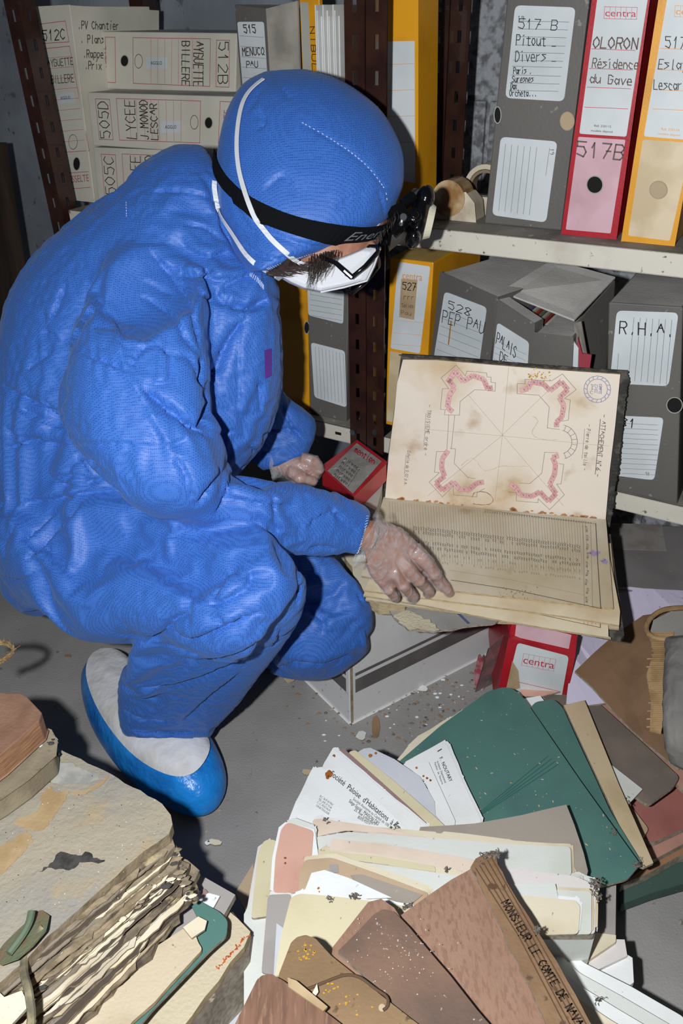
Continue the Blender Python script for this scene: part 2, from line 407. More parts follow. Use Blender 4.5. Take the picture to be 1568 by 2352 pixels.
# --- upper shelf, right bay
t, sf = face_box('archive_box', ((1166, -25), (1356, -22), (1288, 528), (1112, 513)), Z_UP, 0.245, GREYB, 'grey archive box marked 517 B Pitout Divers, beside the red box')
def d(mb, s):
    pen(mb, s, '517 B', (1188, 66), (1282, 70), (1189, 43), INK, 0.0011); pen(mb, s, '19', (1188, 46), (1204, 47), (1188, 36), INK, 0.0006)
    pen(mb, s, 'Pitout _', (1184, 104), (1278, 106), (1185, 80), INK, 0.0012); pen(mb, s, 'Divers _', (1182, 141), (1278, 141), (1183, 117), INK, 0.0011)
    for i, (tx, y) in enumerate((('Paris .', 170), ('Suresnes', 189), ('Dax', 205), ('Orcheta...', 221))):
        pen(mb, s, tx, (1178-i*3, y), (1178-i*3+7*len(tx)-6, y), (1179-i*3, y-15), INK, 0.0010)
lab(t, sf, ((1183, 12), (1322, 17), (1295, 233), (1160, 225)), 0, draw=lambda mb, s: (d(mb, s), [line(mb, s, [(1192-i*2.7, y), (1306-i*2.7, y+3)], RULE, 0.0006) for i, y in enumerate((48, 66, 84, 103, 120, 138, 152, 172, 190, 207))]))
def d2(mb, s):
    for i in range(7): line(mb, s, [(1161+i*14.3, 331+i*1.5), (1145+i*14.1, 484+i*2)] if i < 6 else [(1262, 340), (1253, 403)], RULE, 0.0006)
    pen(mb, s, '19', (1263, 341), (1263, 356), (1272, 341), INK, 0.0006)
lab(t, sf, ((1150, 314), (1280, 325), (1254, 511), (1130, 494)), 0, draw=d2)
hole(t, sf, 1143, 264, 8, 19); hole(t, sf, 1303, 278, 16, 21, TAN)
t, sf = face_box('archive_box', ((1366, -30), (1492, -28), (1412, 550), (1291, 538)), Z_UP, 0.245, REDB, 'red centra archive box marked OLORON and 517B, between grey and yellow boxes')
def cen(mb, s, o, e, h, M, n='centra'):
    printed(mb, s, n, o, e, h, M)
def boxed(mb, s, o, e, h, M, k=6):
    o, e, h = Vector(o), Vector(e), Vector(h); up = (h-o)
    a = o-up*0.35; b = e-up*0.35; c = e+up*1.35; d_ = o+up*1.35
    line(mb, s, [tuple(p) for p in (a, b, c, d_, a)], M, 0.0005)
    for i in range(1, k): line(mb, s, [tuple(a.lerp(b, i/k)), tuple(d_.lerp(c, i/k))], M, 0.0004)
def d(mb, s):
    cen(mb, s, (1388, 37), (1460, 39), (1389, 21), REDINK); boxed(mb, s, (1387, 37), (1462, 39), (1388, 21), REDINK)
    pen(mb, s, 'OLORON', (1359, 110), (1466, 113), (1361, 85), FELT, 0.0017); pen(mb, s, 'Résidence', (1358, 155), (1466, 159), (1360, 134), FELT, 0.0013)
    pen(mb, s, 'du Gave', (1352, 190), (1452, 196), (1354, 170), FELT, 0.0014)
    for y, dx in ((112, 0), (157, -5), (200, -10), (246, -16)): line(mb, s, [(1358+dx, y), (1458+dx, y+4)], REDINK, 0.0007)
    printed(mb, s, 'Réf. 250112', (1364, 291), (1403, 293), (1364, 286), INKB); printed(mb, s, 'modèle déposé', (1356, 302), (1407, 305), (1356, 297), INKB)
lab(t, sf, ((1374, -22), (1490, -20), (1438, 314), (1330, 307)), 0, draw=d, rr=0.05)
def d(mb, s):
    pen(mb, s, '517B', (1322, 358), (1434, 368), (1325, 324), FELT, 0.0022)
lab(t, sf, ((1328, 314), (1436, 321), (1402, 536), (1299, 527)), 0, PINKP, rr=0.03, draw=d); hole(t, sf, 1366, 424, 18.5, 20)
t, sf = face_box('archive_box', ((1520, -30), (1650, -26), (1545, 567), (1429, 554)), Z_UP, 0.245, YELB, 'yellow centra archive box marked 517 Eslayou Lescar, at right end of upper shelf')
def d(mb, s):
    cen(mb, s, (1550, 33), (1622, 36), (1551, 18), ORGINK); boxed(mb, s, (1549, 33), (1624, 36), (1550, 18), ORGINK)
    pen(mb, s, '517 B', (1526, 110), (1608, 113), (1528, 84), INK, 0.0012); pen(mb, s, 'Eslayou', (1510, 158), (1606, 161), (1512, 136), INK, 0.0011)
    pen(mb, s, 'Lescar Pa', (1500, 205), (1600, 208), (1501, 183), INK, 0.0011)
    for y, dx in ((111, 0), (160, -6), (206, -12), (250, -18)): line(mb, s, [(1516+dx, y), (1616+dx, y+4)], ORGINK, 0.0007)
    printed(mb, s, 'Réf. 250114', (1518, 299), (1560, 302), (1518, 293), ORGINK); printed(mb, s, 'modèle déposé', (1510, 309), (1562, 313), (1510, 304), ORGINK)
lab(t, sf, ((1535, -22), (1640, -20), (1590, 322), (1478, 313)), 0, draw=d, rr=0.05)
lab(t, sf, ((1476, 320), (1588, 328), (1538, 553), (1442, 541)), 0, CREAMP, rr=0.05); hole(t, sf, 1512, 436, 20, 20, TAN)
# yellow box standing deeper, behind the centre post
t, sf = face_box('archive_box', ((880, -40), (958, -40), (958, 494), (884, 484)), Z_UP, 0.085, YELB, 'yellow box with ruled white label standing behind the centre post')
lab(t, sf, ((890, 95), (952, 94), (953, 420), (890, 410)), 0, rr=0.02, rule=ORGINK, draw=lambda mb, s: [line(mb, s, [(891, y), (956, y-2)], ORGINK, 0.0006) for y in (148, 208, 268, 328)])
# tape roll and plastic tray on the upper shelf
PLAST = mat('cream_plastic', '#d9cdb8', 0.35, '#b5a58c', 20, (0.5, 0.7))
KRAFTT = mat('tape_film', '#9c7448', 0.25, '#c9b08a', 30)
c = Pz(1028, 505, Z_UP)+RN*0.02
t = thing('tape_dispenser', c, 'cream plastic dispenser holding brown parcel tape on upper shelf', 'tape dispenser')
mb = MB(); L_ = RT_DIR; 
mb.hexa([c-L_*0.045-RN*.02, c+L_*0.05-RN*.02, c+L_*0.045-RN*.02+Vector((0, 0, 0.03)), c+L_*0.03-RN*.02+Vector((0, 0, 0.045)), c-L_*0.04-RN*.02+Vector((0, 0, 0.035))], RN*0.05, PLAST)
mb.build('dispenser_body', t, bevel=0.003)
mb = MB(); mb.cyl(c-RN*0.024+Vector((0, 0, 0.036))+L_*0.0, RN, 0.030, 0.045, KRAFTT, 28); mb.build('tape_roll', t)
c = Pz(1085, 498, Z_UP)+RN*0.05
t = thing('tape_roll', c, 'white and cream tape roll standing behind the dispenser on upper shelf', 'tape roll')
mb = MB()
P = [c+Vector((0, 0, 0.040))+(L_*math.cos(a)+Vector((0, 0, 1))*math.sin(a))*0.032 for a in [2*math.pi*k/28 for k in range(28)]]
mb.band(P, [p+RN*0.03 for p in P], [(p-(c+Vector((0, 0, .04)))).normalized() for p in P], 0.008, PLAST, closed=True); mb.build('roll', t)
mb = MB(); P2 = [c+Vector((0, 0, 0.040))+(L_*math.cos(a)+Vector((0, 0, 1))*math.sin(a))*0.026 for a in [2*math.pi*k/28 for k in range(28)]]
mb.band(P2, [p+RN*0.028 for p in P2], [(p-(c+Vector((0, 0, .04)))).normalized() for p in P2], 0.005, mat('cardboard_core', '#8b7a62', 0.8), closed=True); mb.build('core', t)
c = Pz(1092, 492, Z_UP)+RN*0.0
mb = MB(); mb.hexa([c-L_*0.03, c+L_*0.02, c+L_*0.02+Vector((0, 0, 0.028)), c-L_*0.03+Vector((0, 0, 0.028))], RN*0.03, PLAST)
tag(mb.build('small_carton', bevel=0.002), 'small cream carton against the grey 517 B box on upper shelf', 'carton')
# --- lower shelf, right bay
t, sf = face_box('archive_box', ((895, 592), (995, 603), (972, 996), (884, 974)), Z_LOW, 0.24, YELB, 'yellow centra box with brown paper slip marked 527, left end of lower shelf')
def d(mb, s):
    cen(mb, s, (923, 640), (969, 645), (924, 623), ORGINK)
    for y in (735, 764, 790): line(mb, s, [(902, y), (972, y+6)], ORGINK, 0.0006)
lab(t, sf, ((914, 601), (988, 612), (964, 812), (897, 800)), 0, draw=d, rr=0.08)
lab(t, sf, ((896, 806), (963, 820), (952, 985), (888, 966)), 0, CREAMP, rr=0.04)
SLIP = mat('brown_slip', '#b79f7c', 0.8, '#a38a69', 20)
def d(mb, s):
    pen(mb, s, '527', (923, 665), (957, 668), (924, 648), INK, 0.0015); pen(mb, s, 'rrr', (926, 686), (953, 688), (927, 676), INKB, 0.0008); pen(mb, s, 'Salies', (922, 705), (950, 708), (922, 696), INKB, 0.0006); pen(mb, s, 'Pau', (921, 722), (945, 725), (921, 712), INKB, 0.0006)
lab(t, sf, ((922, 640), (959, 643), (951, 734), (917, 728)), 0, SLIP, 'paper_slip', 0.03, draw=d, off=0.0008)
t, sf = face_box('archive_box', ((1012, 626), (1142, 684), (1096, 1046), (972, 992)), Z_LOW, 0.25, GREYB, 'grey archive box marked 528 PEP PAU, turned askew on lower shelf', rot=True)
def d(mb, s):
    pen(mb, s, '528', (1028, 708), (1082, 728), (1030, 690), INK, 0.0014); pen(mb, s, 'PEP PAU', (1014, 740), (1112, 768), (1018, 712), INK, 0.0014)
    line(mb, s, [(1036, 738), (1030, 790)], mat('rust_tape', '#a8803e', 0.6), 0.003)
    for i in range(7): line(mb, s, [(1016-i*2.5, 712+i*18), (1108-i*2.5, 748+i*18)], RULE, 0.0006)
lab(t, sf, ((1021, 669), (1118, 706), (1098, 852), (996, 822)), 0, draw=d)
t, sf = face_box('archive_box', ((1140, 688), (1226, 745), (1206, 1084), (1122, 1056)), Z_LOW, 0.035, GREYB, 'narrow grey archive box marked PALAIS DE, leaning beside 528 box', rot=True)
def d(mb, s):
    pen(mb, s, 'PALAIS', (1138, 788), (1184, 824), (1142, 762), INK, 0.0013); pen(mb, s, 'DE', (1146, 826), (1166, 840), (1148, 806), INK, 0.0013)
    for i in range(6): line(mb, s, [(1138-i*1.5, 782+i*14), (1208-i*1.5, 814+i*14)], RULE, 0.0005)
lab(t, sf, ((1142, 740), (1215, 786), (1208, 900), (1126, 872)), 0, draw=d)
t, sf = face_box('archive_box', ((1228, 766), (1314, 776), (1300, 1100), (1210, 1085)), Z_LOW, 0.2, GREYB, 'open grey archive box bursting with coloured files beside PALAIS box')
# its raised lid, and the side that has sprung open
mb = MB(); p1 = Q(1150, 672, 0.05); p2 = Q(1318, 738, 0.05); p3 = Q(1412, 640, 0.17); p4 = Q(1268, 600, 0.19)
mb.hexa([p1, p2, p3, p4], Vector((0, 0, 0.003)), DUSTT_LIT); mb.build('lid', t)
mb = MB(); mb.hexa([Q(1322, 742, 0.03), Q(1408, 645, 0.15), Q(1398, 900, 0.12), Q(1360, 1095, 0.03)], RT_DIR*0.003, GREYB); mb.build('side_flap', t)
mb = MB(); mb.hexa([Q(1352, 840, 0.0), Q(1322, 850, 0.02), Q(1318, 742, 0.02), Q(1334, 738, 0.0)], RN*0.003, GREYI); mb.build('torn_edge', t)
cols = ['#6a5a8a', '#d7d2c0', '#b84a3a', '#7a8a6a', '#c8bfae', '#a8343a', '#dcd8cc', '#8a6a4a', '#c8c0b0', '#9a3038', '#5f6f86', '#d8cfc0', '#e0dccf', '#b8b0a0']
nth = ['first', 'second', 'third', 'fourth', 'fifth', 'sixth', 'seventh', 'eighth', 'ninth']; oc = [0]
for i, cc in enumerate(cols):
    a = Q(1196+i*9.3, 724+i*3.4, 0.045); b = a+RN*0.14
    mb = MB(); mb.hexa([a, b, b-Vector((0, 0, 0.17)), a-Vector((0, 0, 0.17))], RT_DIR*0.0045, mat('file'+cc, cc, 0.7))
    nm = {'#6a5a8a': 'violet', '#b84a3a': 'brick red', '#7a8a6a': 'sage green', '#a8343a': 'dark red', '#8a6a4a': 'brown', '#9a3038': 'crimson', '#5f6f86': 'slate blue'}.get(cc, 'off-white')
    if nm == 'off-white': nm = nth[oc[0]]+' off-white'; oc[0] += 1; tl_ = ' from the left'
    else: tl_ = ''
    tag(mb.build('paper_file'), nm+' paper file'+tl_+' in the open grey box', 'file', 'files on edge in the open grey box')
mb = MB(); a = Q(1330, 802, 0.0); mb.hexa([Q(1326, 775, 0.0), Q(1336, 812, 0.0), Q(1358, 815, 0.0), Q(1352, 860, 0.0), Q(1318, 862, 0.0)], RN*0.004, mat('crimson_card', '#a03844', 0.7))
tag(mb.build('paper_file'), 'crimson card file poking out at the right of open grey box', 'file')
mb = MB(); mb.hexa([Q(1314, 780, -.002), Q(1328, 800, -.002), Q(1322, 1000, -.002), Q(1310, 1000, -.002)], RN*0.003, WHITE)
tag(mb.build('paper_sheet'), 'white sheet standing at the split corner of the open grey box', 'paper')
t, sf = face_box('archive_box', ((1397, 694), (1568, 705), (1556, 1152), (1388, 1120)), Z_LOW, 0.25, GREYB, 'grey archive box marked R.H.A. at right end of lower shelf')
def d(mb, s):
    pen(mb, s, 'R.H.A.', (1420, 766), (1550, 774), (1422, 738), INK, 0.0018)
    for i in range(8): line(mb, s, [(1441+i*14.5, 728+i*1), (1428+i*14.5, 872+i*1.5)] if i else [(1420, 812), (1416, 868)], RULE, 0.0006)
lab(t, sf, ((1416, 713), (1558, 718), (1535, 887), (1400, 880)), 0, draw=d)
def d(mb, s):
    for i in range(12): line(mb, s, [(1428, 972+i*11.5), (1510, 976+i*11.5)], RULE, 0.0006)
    pen(mb, s, '81', (1420, 978), (1462, 984), (1422, 958), INK, 0.0017); pen(mb, s, '91', (1482, 1092), (1492, 1093), (1482, 1084), INK, 0.0005)
lab(t, sf, ((1408, 954), (1524, 959), (1502, 1103), (1395, 1090)), 0, draw=d)
hole(t, sf, 1549, 930, 18, 18)
t, sf = face_box('archive_box', ((1600, 705), (1780, 715), (1740, 1190), (1566, 1152)), Z_LOW, 0.25, GREYB, 'grey archive box to the right of the R.H.A. box')
# --- left bay, lower shelf
t, sf = face_box('archive_box', ((706, 655), (800, 668), (795, 968), (712, 950)), Z_LOW, 0.25, GREYB, 'grey box with two ruled labels on lower shelf, below the face mask')
lab(t, sf, ((706, 660), (790, 668), (788, 744), (708, 724)), 0, draw=lambda mb, s: [line(mb, s, [(712, 676+i*12), (786, 688+i*12)], RULE, 0.0006) for i in range(5)])
lab(t, sf, ((714, 786), (792, 806), (796, 936), (722, 912)), 0, draw=lambda mb, s: [line(mb, s, [(724+i*8, 796+i*2), (730+i*8, 912+i*2)], RULE, 0.0006) for i in range(9)])
t, sf = face_box('archive_box', ((630, 640), (704, 652), (709, 946), (640, 928)), Z_LOW, 0.25, YELB, 'yellow archive box on lower shelf, left of the grey ruled box')
hole(t, sf, 705, 752, 6, 14)
# --- left bay, upper shelf
ESS = mat('beige_box', '#dad5c6', 0.7, '#c9c4b4', 8, (0.4, 0.7), bump=0.1)
t, sf = face_box('archive_box', ((78, 18), (160, 14), (218, 464), (162, 457)), ZL, 0.24, ESS, 'beige archive box marked 512 C standing against the left post')
def fr(mb, s, q, M=RULER, w=0.0012): line(mb, s, list(q)+[q[0]], M, w)
def d(mb, s):
    fr(mb, s, ((88, 56), (150, 48), (159, 96), (97, 100))); pen(mb, s, '512C', (98, 94), (152, 90), (96, 70), INKB, 0.002)
    fr(mb, s, ((101, 112), (160, 106), (205, 346), (140, 350)))
    pen(mb, s, 'AYGUETTE', (110, 154), (170, 148), (108, 138), INKB, 0.0014); pen(mb, s, 'BILLERE', (118, 192), (172, 188), (116, 174), INKB, 0.0014)
    for i in range(9): line(mb, s, [(106+i*4.3, 134+i*24), (163+i*4.6, 129+i*24)], RULER, 0.0007)
    fr(mb, s, ((152, 398), (205, 394), (213, 430), (160, 434))); fr(mb, s, disc_px(168, 326, 10, 17, 16), INKB, 0.001)
    printed(mb, s, 'ESSELTE', (160, 420), (205, 416), (158, 404), RULER)
mb = MB(); d(mb, sf); mb.build('front_print', t)
mb = MB(); card(mb, sf, ((132, 214), (168, 212), (172, 236), (137, 238)), WHITE); printed(mb, sf, 'AGGLO', (140, 229), (162, 227), (139, 222), INK, off=0.001); mb.build('sticker', t)
hole(t, sf, 177, 376, 8, 15)
# handwriting on its long side
B = Pz(160, 14, 0.0)
sa = sf.pt(160, 14); sb = sf.pt(216, 452); side = Surf.of3(sa, sb, sb-sf.n*0.2)
mb = MB(); mb.hexa([side.pt(158, 12), side.pt(365, 24), side.pt(365, 100), side.pt(392, 470), side.pt(214, 455)], -side.n*0.004, ESS)
for i, (tx, y, x) in enumerate((('.PV Chantier', 66, 178), ('. Plans', 98, 184), ('.Rappels', 132, 190), ('.Prix', 158, 194))): pen(mb, side, tx, (x, y), (x+8*len(tx), y+2), (x, y-18), INKB, 0.0016)
mb.build('side_panel', t)
def lying(q, z, depth, label, num, l1, l2, l3, flip, stick, extra=None):
    t, sf = face_box('archive_box', q, z, depth, ESS, label)
    tl, tr, br, bl = [Vector(p) for p in q]
    def W(u, v): return tuple(tl.lerp(tr, u).lerp(bl.lerp(br, u), v))
    mb = MB(); M = RULER
    if flip: U = lambda u: 1-u
    else: U = lambda u: u
    fr(mb, sf, (W(U(.05), .12), W(U(.145), .12), W(U(.145), .88), W(U(.05), .88)))
    fr(mb, sf, (W(U(.19), .1), W(U(.75), .1), W(U(.75), .88), W(U(.19), .88)))
    fr(mb, sf, (W(U(.88), .1), W(U(.95), .1), W(U(.95), .88), W(U(.88), .88)))
    for i in range(8): line(mb, sf, [W(U(.27+.05*i), .12), W(U(.27+.05*i), .86)], M, 0.0007)
    # writing runs up (or down) the box
    for k, (tx, u0, hh, n) in enumerate(((num, .06, .07, .72), (l1, .24, .07, .76), (l2, .34, .055, .76), (l3, .41, .05, .7))):
        if not tx: continue
        if flip: pen(mb, sf, tx, W(1-u0-hh*1.0, .14), W(1-u0-hh*1.0, .14+n), W(1-u0, .14), INKB, 0.0018)
        else: pen(mb, sf, tx, W(u0+hh, .86), W(u0+hh, .86-n), W(u0, .86), INKB, 0.0018)
    cx, cy = W(U(.71), .5); fr(mb, sf, disc_px(cx, cy, 9, 16, 16), INKB, 0.001)
    a_ = (W(1-.945, .8), W(1-.945, .25), W(1-.9, .8)) if flip else (W(.945, .8), W(.945, .25), W(.9, .8))
    printed(mb, sf, 'ESSELTE', a_[0], a_[1], (a_[0][0]-13, a_[0][1]), M)
    mb.build('front_print', t)
    cx, cy = W(*stick); mb = MB(); card(mb, sf, ((cx-23, cy-13), (cx+23, cy-13), (cx+23, cy+13), (cx-23, cy+13)), WHITE); printed(mb, sf, 'AGGLO', (cx-13, cy+4), (cx+13, cy+4), (cx-13, cy-4), INK, off=0.001); mb.build('sticker', t)
    cx, cy = W(U(.81), .5); hole(t, sf, cx, cy, 9, 13)
    return t
zz = ZL
lying(((214, 338), (560, 352), (548, 480), (226, 466)), ZL, 0.24, 'beige archive box marked 505 C, bottom of the lying stack', '505C', 'LYCEE', 'J.MONOD', 'LESCAR', False, (.58, .45))
def zof(x, y, x2, y2, z):                    # height of a point straight above another
    b = Pz(x2, y2, z); n = Vector((RN.x, RN.y, 0)); return on_plane(x, y, b, n).z
z2 = zof(220, 336, 226, 466, ZL); 
lying(((200, 212), (548, 222), (540, 346), (214, 334)), z2+0.002, 0.24, 'beige archive box marked 505 D, middle of the lying stack', '505D', 'LYCEE', 'J.MONOD', 'LESCAR', False, (.55, .6))
z3 = zof(206, 214, 214, 334, z2)
lying(((226, 72), (544, 76), (541, 218), (228, 204)), z3+0.002, 0.24, 'beige archive box marked 512 B Ayguette Billere, on top of the lying stack', '512B', 'AYGUETTE', 'BILLERE', '', True, (.42, .52))
t, sf = face_box('archive_box', ((538, 10), (612, 18), (640, 494), (574, 487)), ZL, 0.22, GREYB, 'grey archive box marked 515 Menucq Pau, behind the blue hood')
mb = MB(); mb.hexa([sf.pt(612, 20, .002), sf.pt(684, 2, .002), sf.pt(700, 500, .002), sf.pt(640, 492, .002)], -sf.n*0.005, GREYI); mb.build('side_panel', t)
def d(mb, s):
    pen(mb, s, '515', (560, 76), (590, 76), (558, 57), INKB, 0.0018); pen(mb, s, 'MENUCQ', (557, 128), (608, 126), (556, 110), INKB, 0.0016); pen(mb, s, 'PAU', (566, 156), (594, 155), (565, 141), INKB, 0.0015)
    for i in range(5): line(mb, s, [(550+i*2, 82+i*24), (606+i*2, 86+i*24)], RULE, 0.0006)
lab(t, sf, ((545, 50), (606, 50), (616, 205), (558, 205)), 0, draw=d)
# yellow box open on its side, with its papers
t, sf = face_box('archive_box', ((686, -20), (733, -16), (750, 505), (707, 500)), ZL, 0.012, YELB, 'open yellow box holding white papers, above the blue hood')
mb = MB(); card(mb, sf, ((690, 5), (708, 6), (716, 190), (697, 190)), BEIGEB); pen(mb, sf, 'NIBUL', (712, 60), (718, 165), (722, 60), INKB, 0.0014, 0.001); mb.build('spine_label', t)
PAPW = mat('white_paper', '#dfe0de', 0.6, '#cfcdc6', 14)
for i in range(9):
    x = 737+i*6.0
    a = Q(x, 480+i, 0.02+0.004*i); a2 = Q(x-6, -12+i*4, 0.02+0.004*i)
    a.z = ZL+0.002
    b = a+RN*0.2
    top = 0.362-0.008*(i % 3)
    mb = MB(); mb.hexa([a, b, b+Vector((0, 0, top)), a+Vector((0, 0, top))-RN*0.004*(i % 2)], RT_DIR*0.0022, PAPW)
    tag(mb.build('paper_sheaf'), nth[i]+' white paper sheaf from the left beside the open yellow box', 'paper sheaf', 'paper sheaves beside the open yellow box')
# dark wooden board leaning at the far left
WOODD = mat('dark_wood', '#4a3a2e', 0.7, '#2e241c', 20, stretch=(1, 1, 0.1))
a = Pz(20, 940, 0.0)
a = Q(-60, 760, 0.25); 
mb = MB(); mb.hexa([Q(-140, 760, .2), Q(58, 735, .2), Q(-6, 330, .25), Q(-200, 330, .25)], RN*0.03, WOODD)
o = mb.build('wooden_board'); tag(o, 'dark wooden board leaning at the far left behind the person', 'board')
# ------------------------------------------------------------------ the person
BOX = 1.0
def loft(mb, secs, M, seg=28):
    # each section: (xa,ya, xb,yb, depth, half-depth[, depth of b])
    rings = []
    # refine with Catmull-Rom so that the contour is smooth
    a = np.array([list(s)+([s[4]] if len(s) == 6 else []) for s in secs], float)
    pts = []
    n = len(a)
    for i in range(n-1):
        p0, p1, p2, p3 = a[max(i-1, 0)], a[i], a[i+1], a[min(i+2, n-1)]
        for k in range(5):
            t = k/5; pts.append(0.5*((2*p1)+(-p0+p2)*t+(2*p0-5*p1+4*p2-p3)*t*t+(-p0+3*p1-3*p2+p3)*t**3))
    pts.append(a[-1])
    vs = []
    for s in pts:
        A = Pd(s[0], s[1], s[4]); B = Pd(s[2], s[3], s[6]); c = (A+B)/2; h = (A-B)/2
        v = (c-EYE).normalized()*s[5]
        for k in range(seg):
            t = 2*math.pi*k/seg; ct, st = math.cos(t), math.sin(t); vs.append(c+h*math.copysign(abs(ct)**BOX, ct)+v*math.copysign(abs(st)**BOX, st))
    fs = []
    m_ = len(pts)
    for i in range(m_-1):
        for k in range(seg): fs.append((i*seg+k, i*seg+(k+1) % seg, (i+1)*seg+(k+1) % seg, (i+1)*seg+k))
    fs += [tuple(range(seg-1, -1, -1)), tuple(range((m_-1)*seg, m_*seg))]
    mb.mesh(vs, fs, M)
def fuse(mb, name, vox, smooth=8, fac=0.5, parent=None, M=None, ret=False):
    me = bpy.data.meshes.new('tmp'); me.from_pydata(mb.v, [], mb.f)
    bm = bmesh.new(); bm.from_mesh(me); bmesh.ops.recalc_face_normals(bm, faces=bm.faces); bm.to_mesh(me); bm.free()
    o = bpy.data.objects.new('tmp', me); COL.objects.link(o)
    r = o.modifiers.new('r', 'REMESH'); r.mode = 'VOXEL'; r.voxel_size = vox; r.adaptivity = 0
    s = o.modifiers.new('s', 'SMOOTH'); s.factor = fac; s.iterations = smooth
    bpy.context.view_layer.update()
    out = bpy.data.meshes.new_from_object(o.evaluated_get(bpy.context.evaluated_depsgraph_get()))
    out.name = name
    bpy.data.objects.remove(o); bpy.data.meshes.remove(me)
    out.materials.clear()
    if M: out.materials.append(M)
    for p in out.polygons: p.use_smooth = True
    return out
def vcoords(me):
    n = len(me.vertices); co = np.empty(n*3); me.vertices.foreach_get('co', co); no = np.empty(n*3); me.vertices.foreach_get('normal', no)
    return co.reshape(-1, 3), no.reshape(-1, 3)
def bvh_of(me): return BVHTree.FromPolygons([v.co.copy() for v in me.vertices], [tuple(p.vertices) for p in me.polygons])
def hit(b, x, y):
    d = ray(x, y).normalized(); r = b.ray_cast(EYE, d)
    return (r[0], r[1]) if r[0] is not None else (None, None)
def densify(pts, step=6):
    out = []
    P = [np.array(p, float) for p in pts]; n = len(P)
    for i in range(n-1):
        p0, p1, p2, p3 = P[max(i-1, 0)], P[i], P[i+1], P[min(i+2, n-1)]
        k = max(2, int(np.linalg.norm(p2-p1)/step))
        for j in range(k):
            t = j/k; out.append(0.5*((2*p1)+(-p0+p2)*t+(2*p0-5*p1+4*p2-p3)*t*t+(-p0+3*p1-3*p2+p3)*t**3))
    out.append(P[-1]); return out
def drape(me, frames=21, grow=0.07, pin=0.42, bend=3.2, core=None, grav=0.45):
    """let the oversize cloth buckle into real folds: a short cloth simulation, frozen"""
    o = bpy.data.objects.new('tmp_cloth', me); COL.objects.link(o)
    vg = o.vertex_groups.new(name='hold'); co, no = vcoords(me)
    for i, p in enumerate(co):
        wgt = 0.5+0.5*noise.noise(Vector(p)*6.0+Vector((4, 4, 4))); wgt = min(max((wgt-0.33)*2.4, 0.10), 1.0)
        vg.add([i], wgt, 'REPLACE')
    c = o.modifiers.new('c', 'CLOTH'); st = c.settings
    st.quality = 5; st.mass = 0.12; st.tension_stiffness = 22; st.compression_stiffness = 22; st.shear_stiffness = 12; st.bending_stiffness = bend
    st.tension_damping = 12; st.compression_damping = 12; st.shear_damping = 8; st.bending_damping = 1.5; st.air_damping = 3
    st.vertex_group_mass = 'hold'; st.pin_stiffness = pin; st.shrink_min = -grow; st.shrink_max = -grow
    st.effector_weights.gravity = grav
    c.collision_settings.use_self_collision = False; c.collision_settings.use_collision = bool(core)
    co_ = None
    if core:
        co_ = bpy.data.objects.new('tmp_core', core); COL.objects.link(co_); co_.modifiers.new('x', 'COLLISION'); co_.collision.thickness_outer = 0.003
        c.collision_settings.distance_min = 0.003
    f0 = S.frame_current
    c.point_cache.frame_start = 1; c.point_cache.frame_end = frames
    for f in range(1, frames+1): S.frame_set(f)
    dg = bpy.context.evaluated_depsgraph_get()
    out = bpy.data.meshes.new_from_object(o.evaluated_get(dg)); out.name = me.name
    S.frame_set(f0)
    bpy.data.objects.remove(o)
    if co_: bpy.data.objects.remove(co_)
    o = bpy.data.objects.new('tmp', out); COL.objects.link(o); ss = o.modifiers.new('s', 'SUBSURF'); ss.levels = 1; ss.render_levels = 1
    bpy.context.view_layer.update()
    res = bpy.data.meshes.new_from_object(o.evaluated_get(bpy.context.evaluated_depsgraph_get())); bpy.data.objects.remove(o)
    for p in res.polygons: p.use_smooth = True
    return res
SHARP = 0.55
def crease(me, lines):
    """press folds into the cloth: (points, half width m, depth m, ridge side: +1/-1/0, ridge height)"""
    b = bvh_of(me); co, no = vcoords(me); disp = np.zeros(len(co))
    eye = np.array(EYE)
    for pts, wd, dp, side, rg in lines:
        W = []
        D = densify(pts)
        for i, p in enumerate(D):
            h, n_ = hit(b, p[0], p[1])
            if h is None: continue
            t = min(i, len(D)-1-i)/max(1, len(D)*0.22); W.append((*h, min(1, t)+0.05))
        if len(W) < 2: continue
        W = np.array(W); lo = W[:, :3].min(0)-wd*7; hi = W[:, :3].max(0)+wd*7
        idx = np.where(((co > lo) & (co < hi)).all(1))[0]
        if not len(idx): continue
        c = co[idx]; best = np.full(len(idx), 1e9); sg = np.zeros(len(idx)); am = np.zeros(len(idx))
        for j in range(len(W)-1):
            a_, b_ = W[j, :3], W[j+1, :3]; ab = b_-a_; L = ab@ab
            if L < 1e-12 or L > 0.0036: continue
            t = np.clip(((c-a_)@ab)/L, 0, 1); q = a_+t[:, None]*ab; d = np.linalg.norm(c-q, axis=1)
            mk = d < best
            best[mk] = d[mk]
            vdir = a_-eye
            sd = np.einsum('ij,j->i', c-q, np.cross(ab, vdir)); sg[mk] = np.sign(sd[mk]); am[mk] = (W[j, 3]*(1-t)+W[j+1, 3]*t)[mk]
        w_ = wd*SHARP
        v = -dp*np.exp(-best/w_)
        if rg:
            sd_ = np.where(sg == side, 1.0, 0.0) if side else 1.0
            v += rg*sd_*np.exp(-(best/(3.2*w_)))-0.35*rg*(1-sd_)*np.exp(-best/(2.5*w_))
        v *= am; v[best > wd*7] = 0
        disp[idx] += v
    co += no*disp[:, None]; me.vertices.foreach_set('co', co.ravel()); me.update()
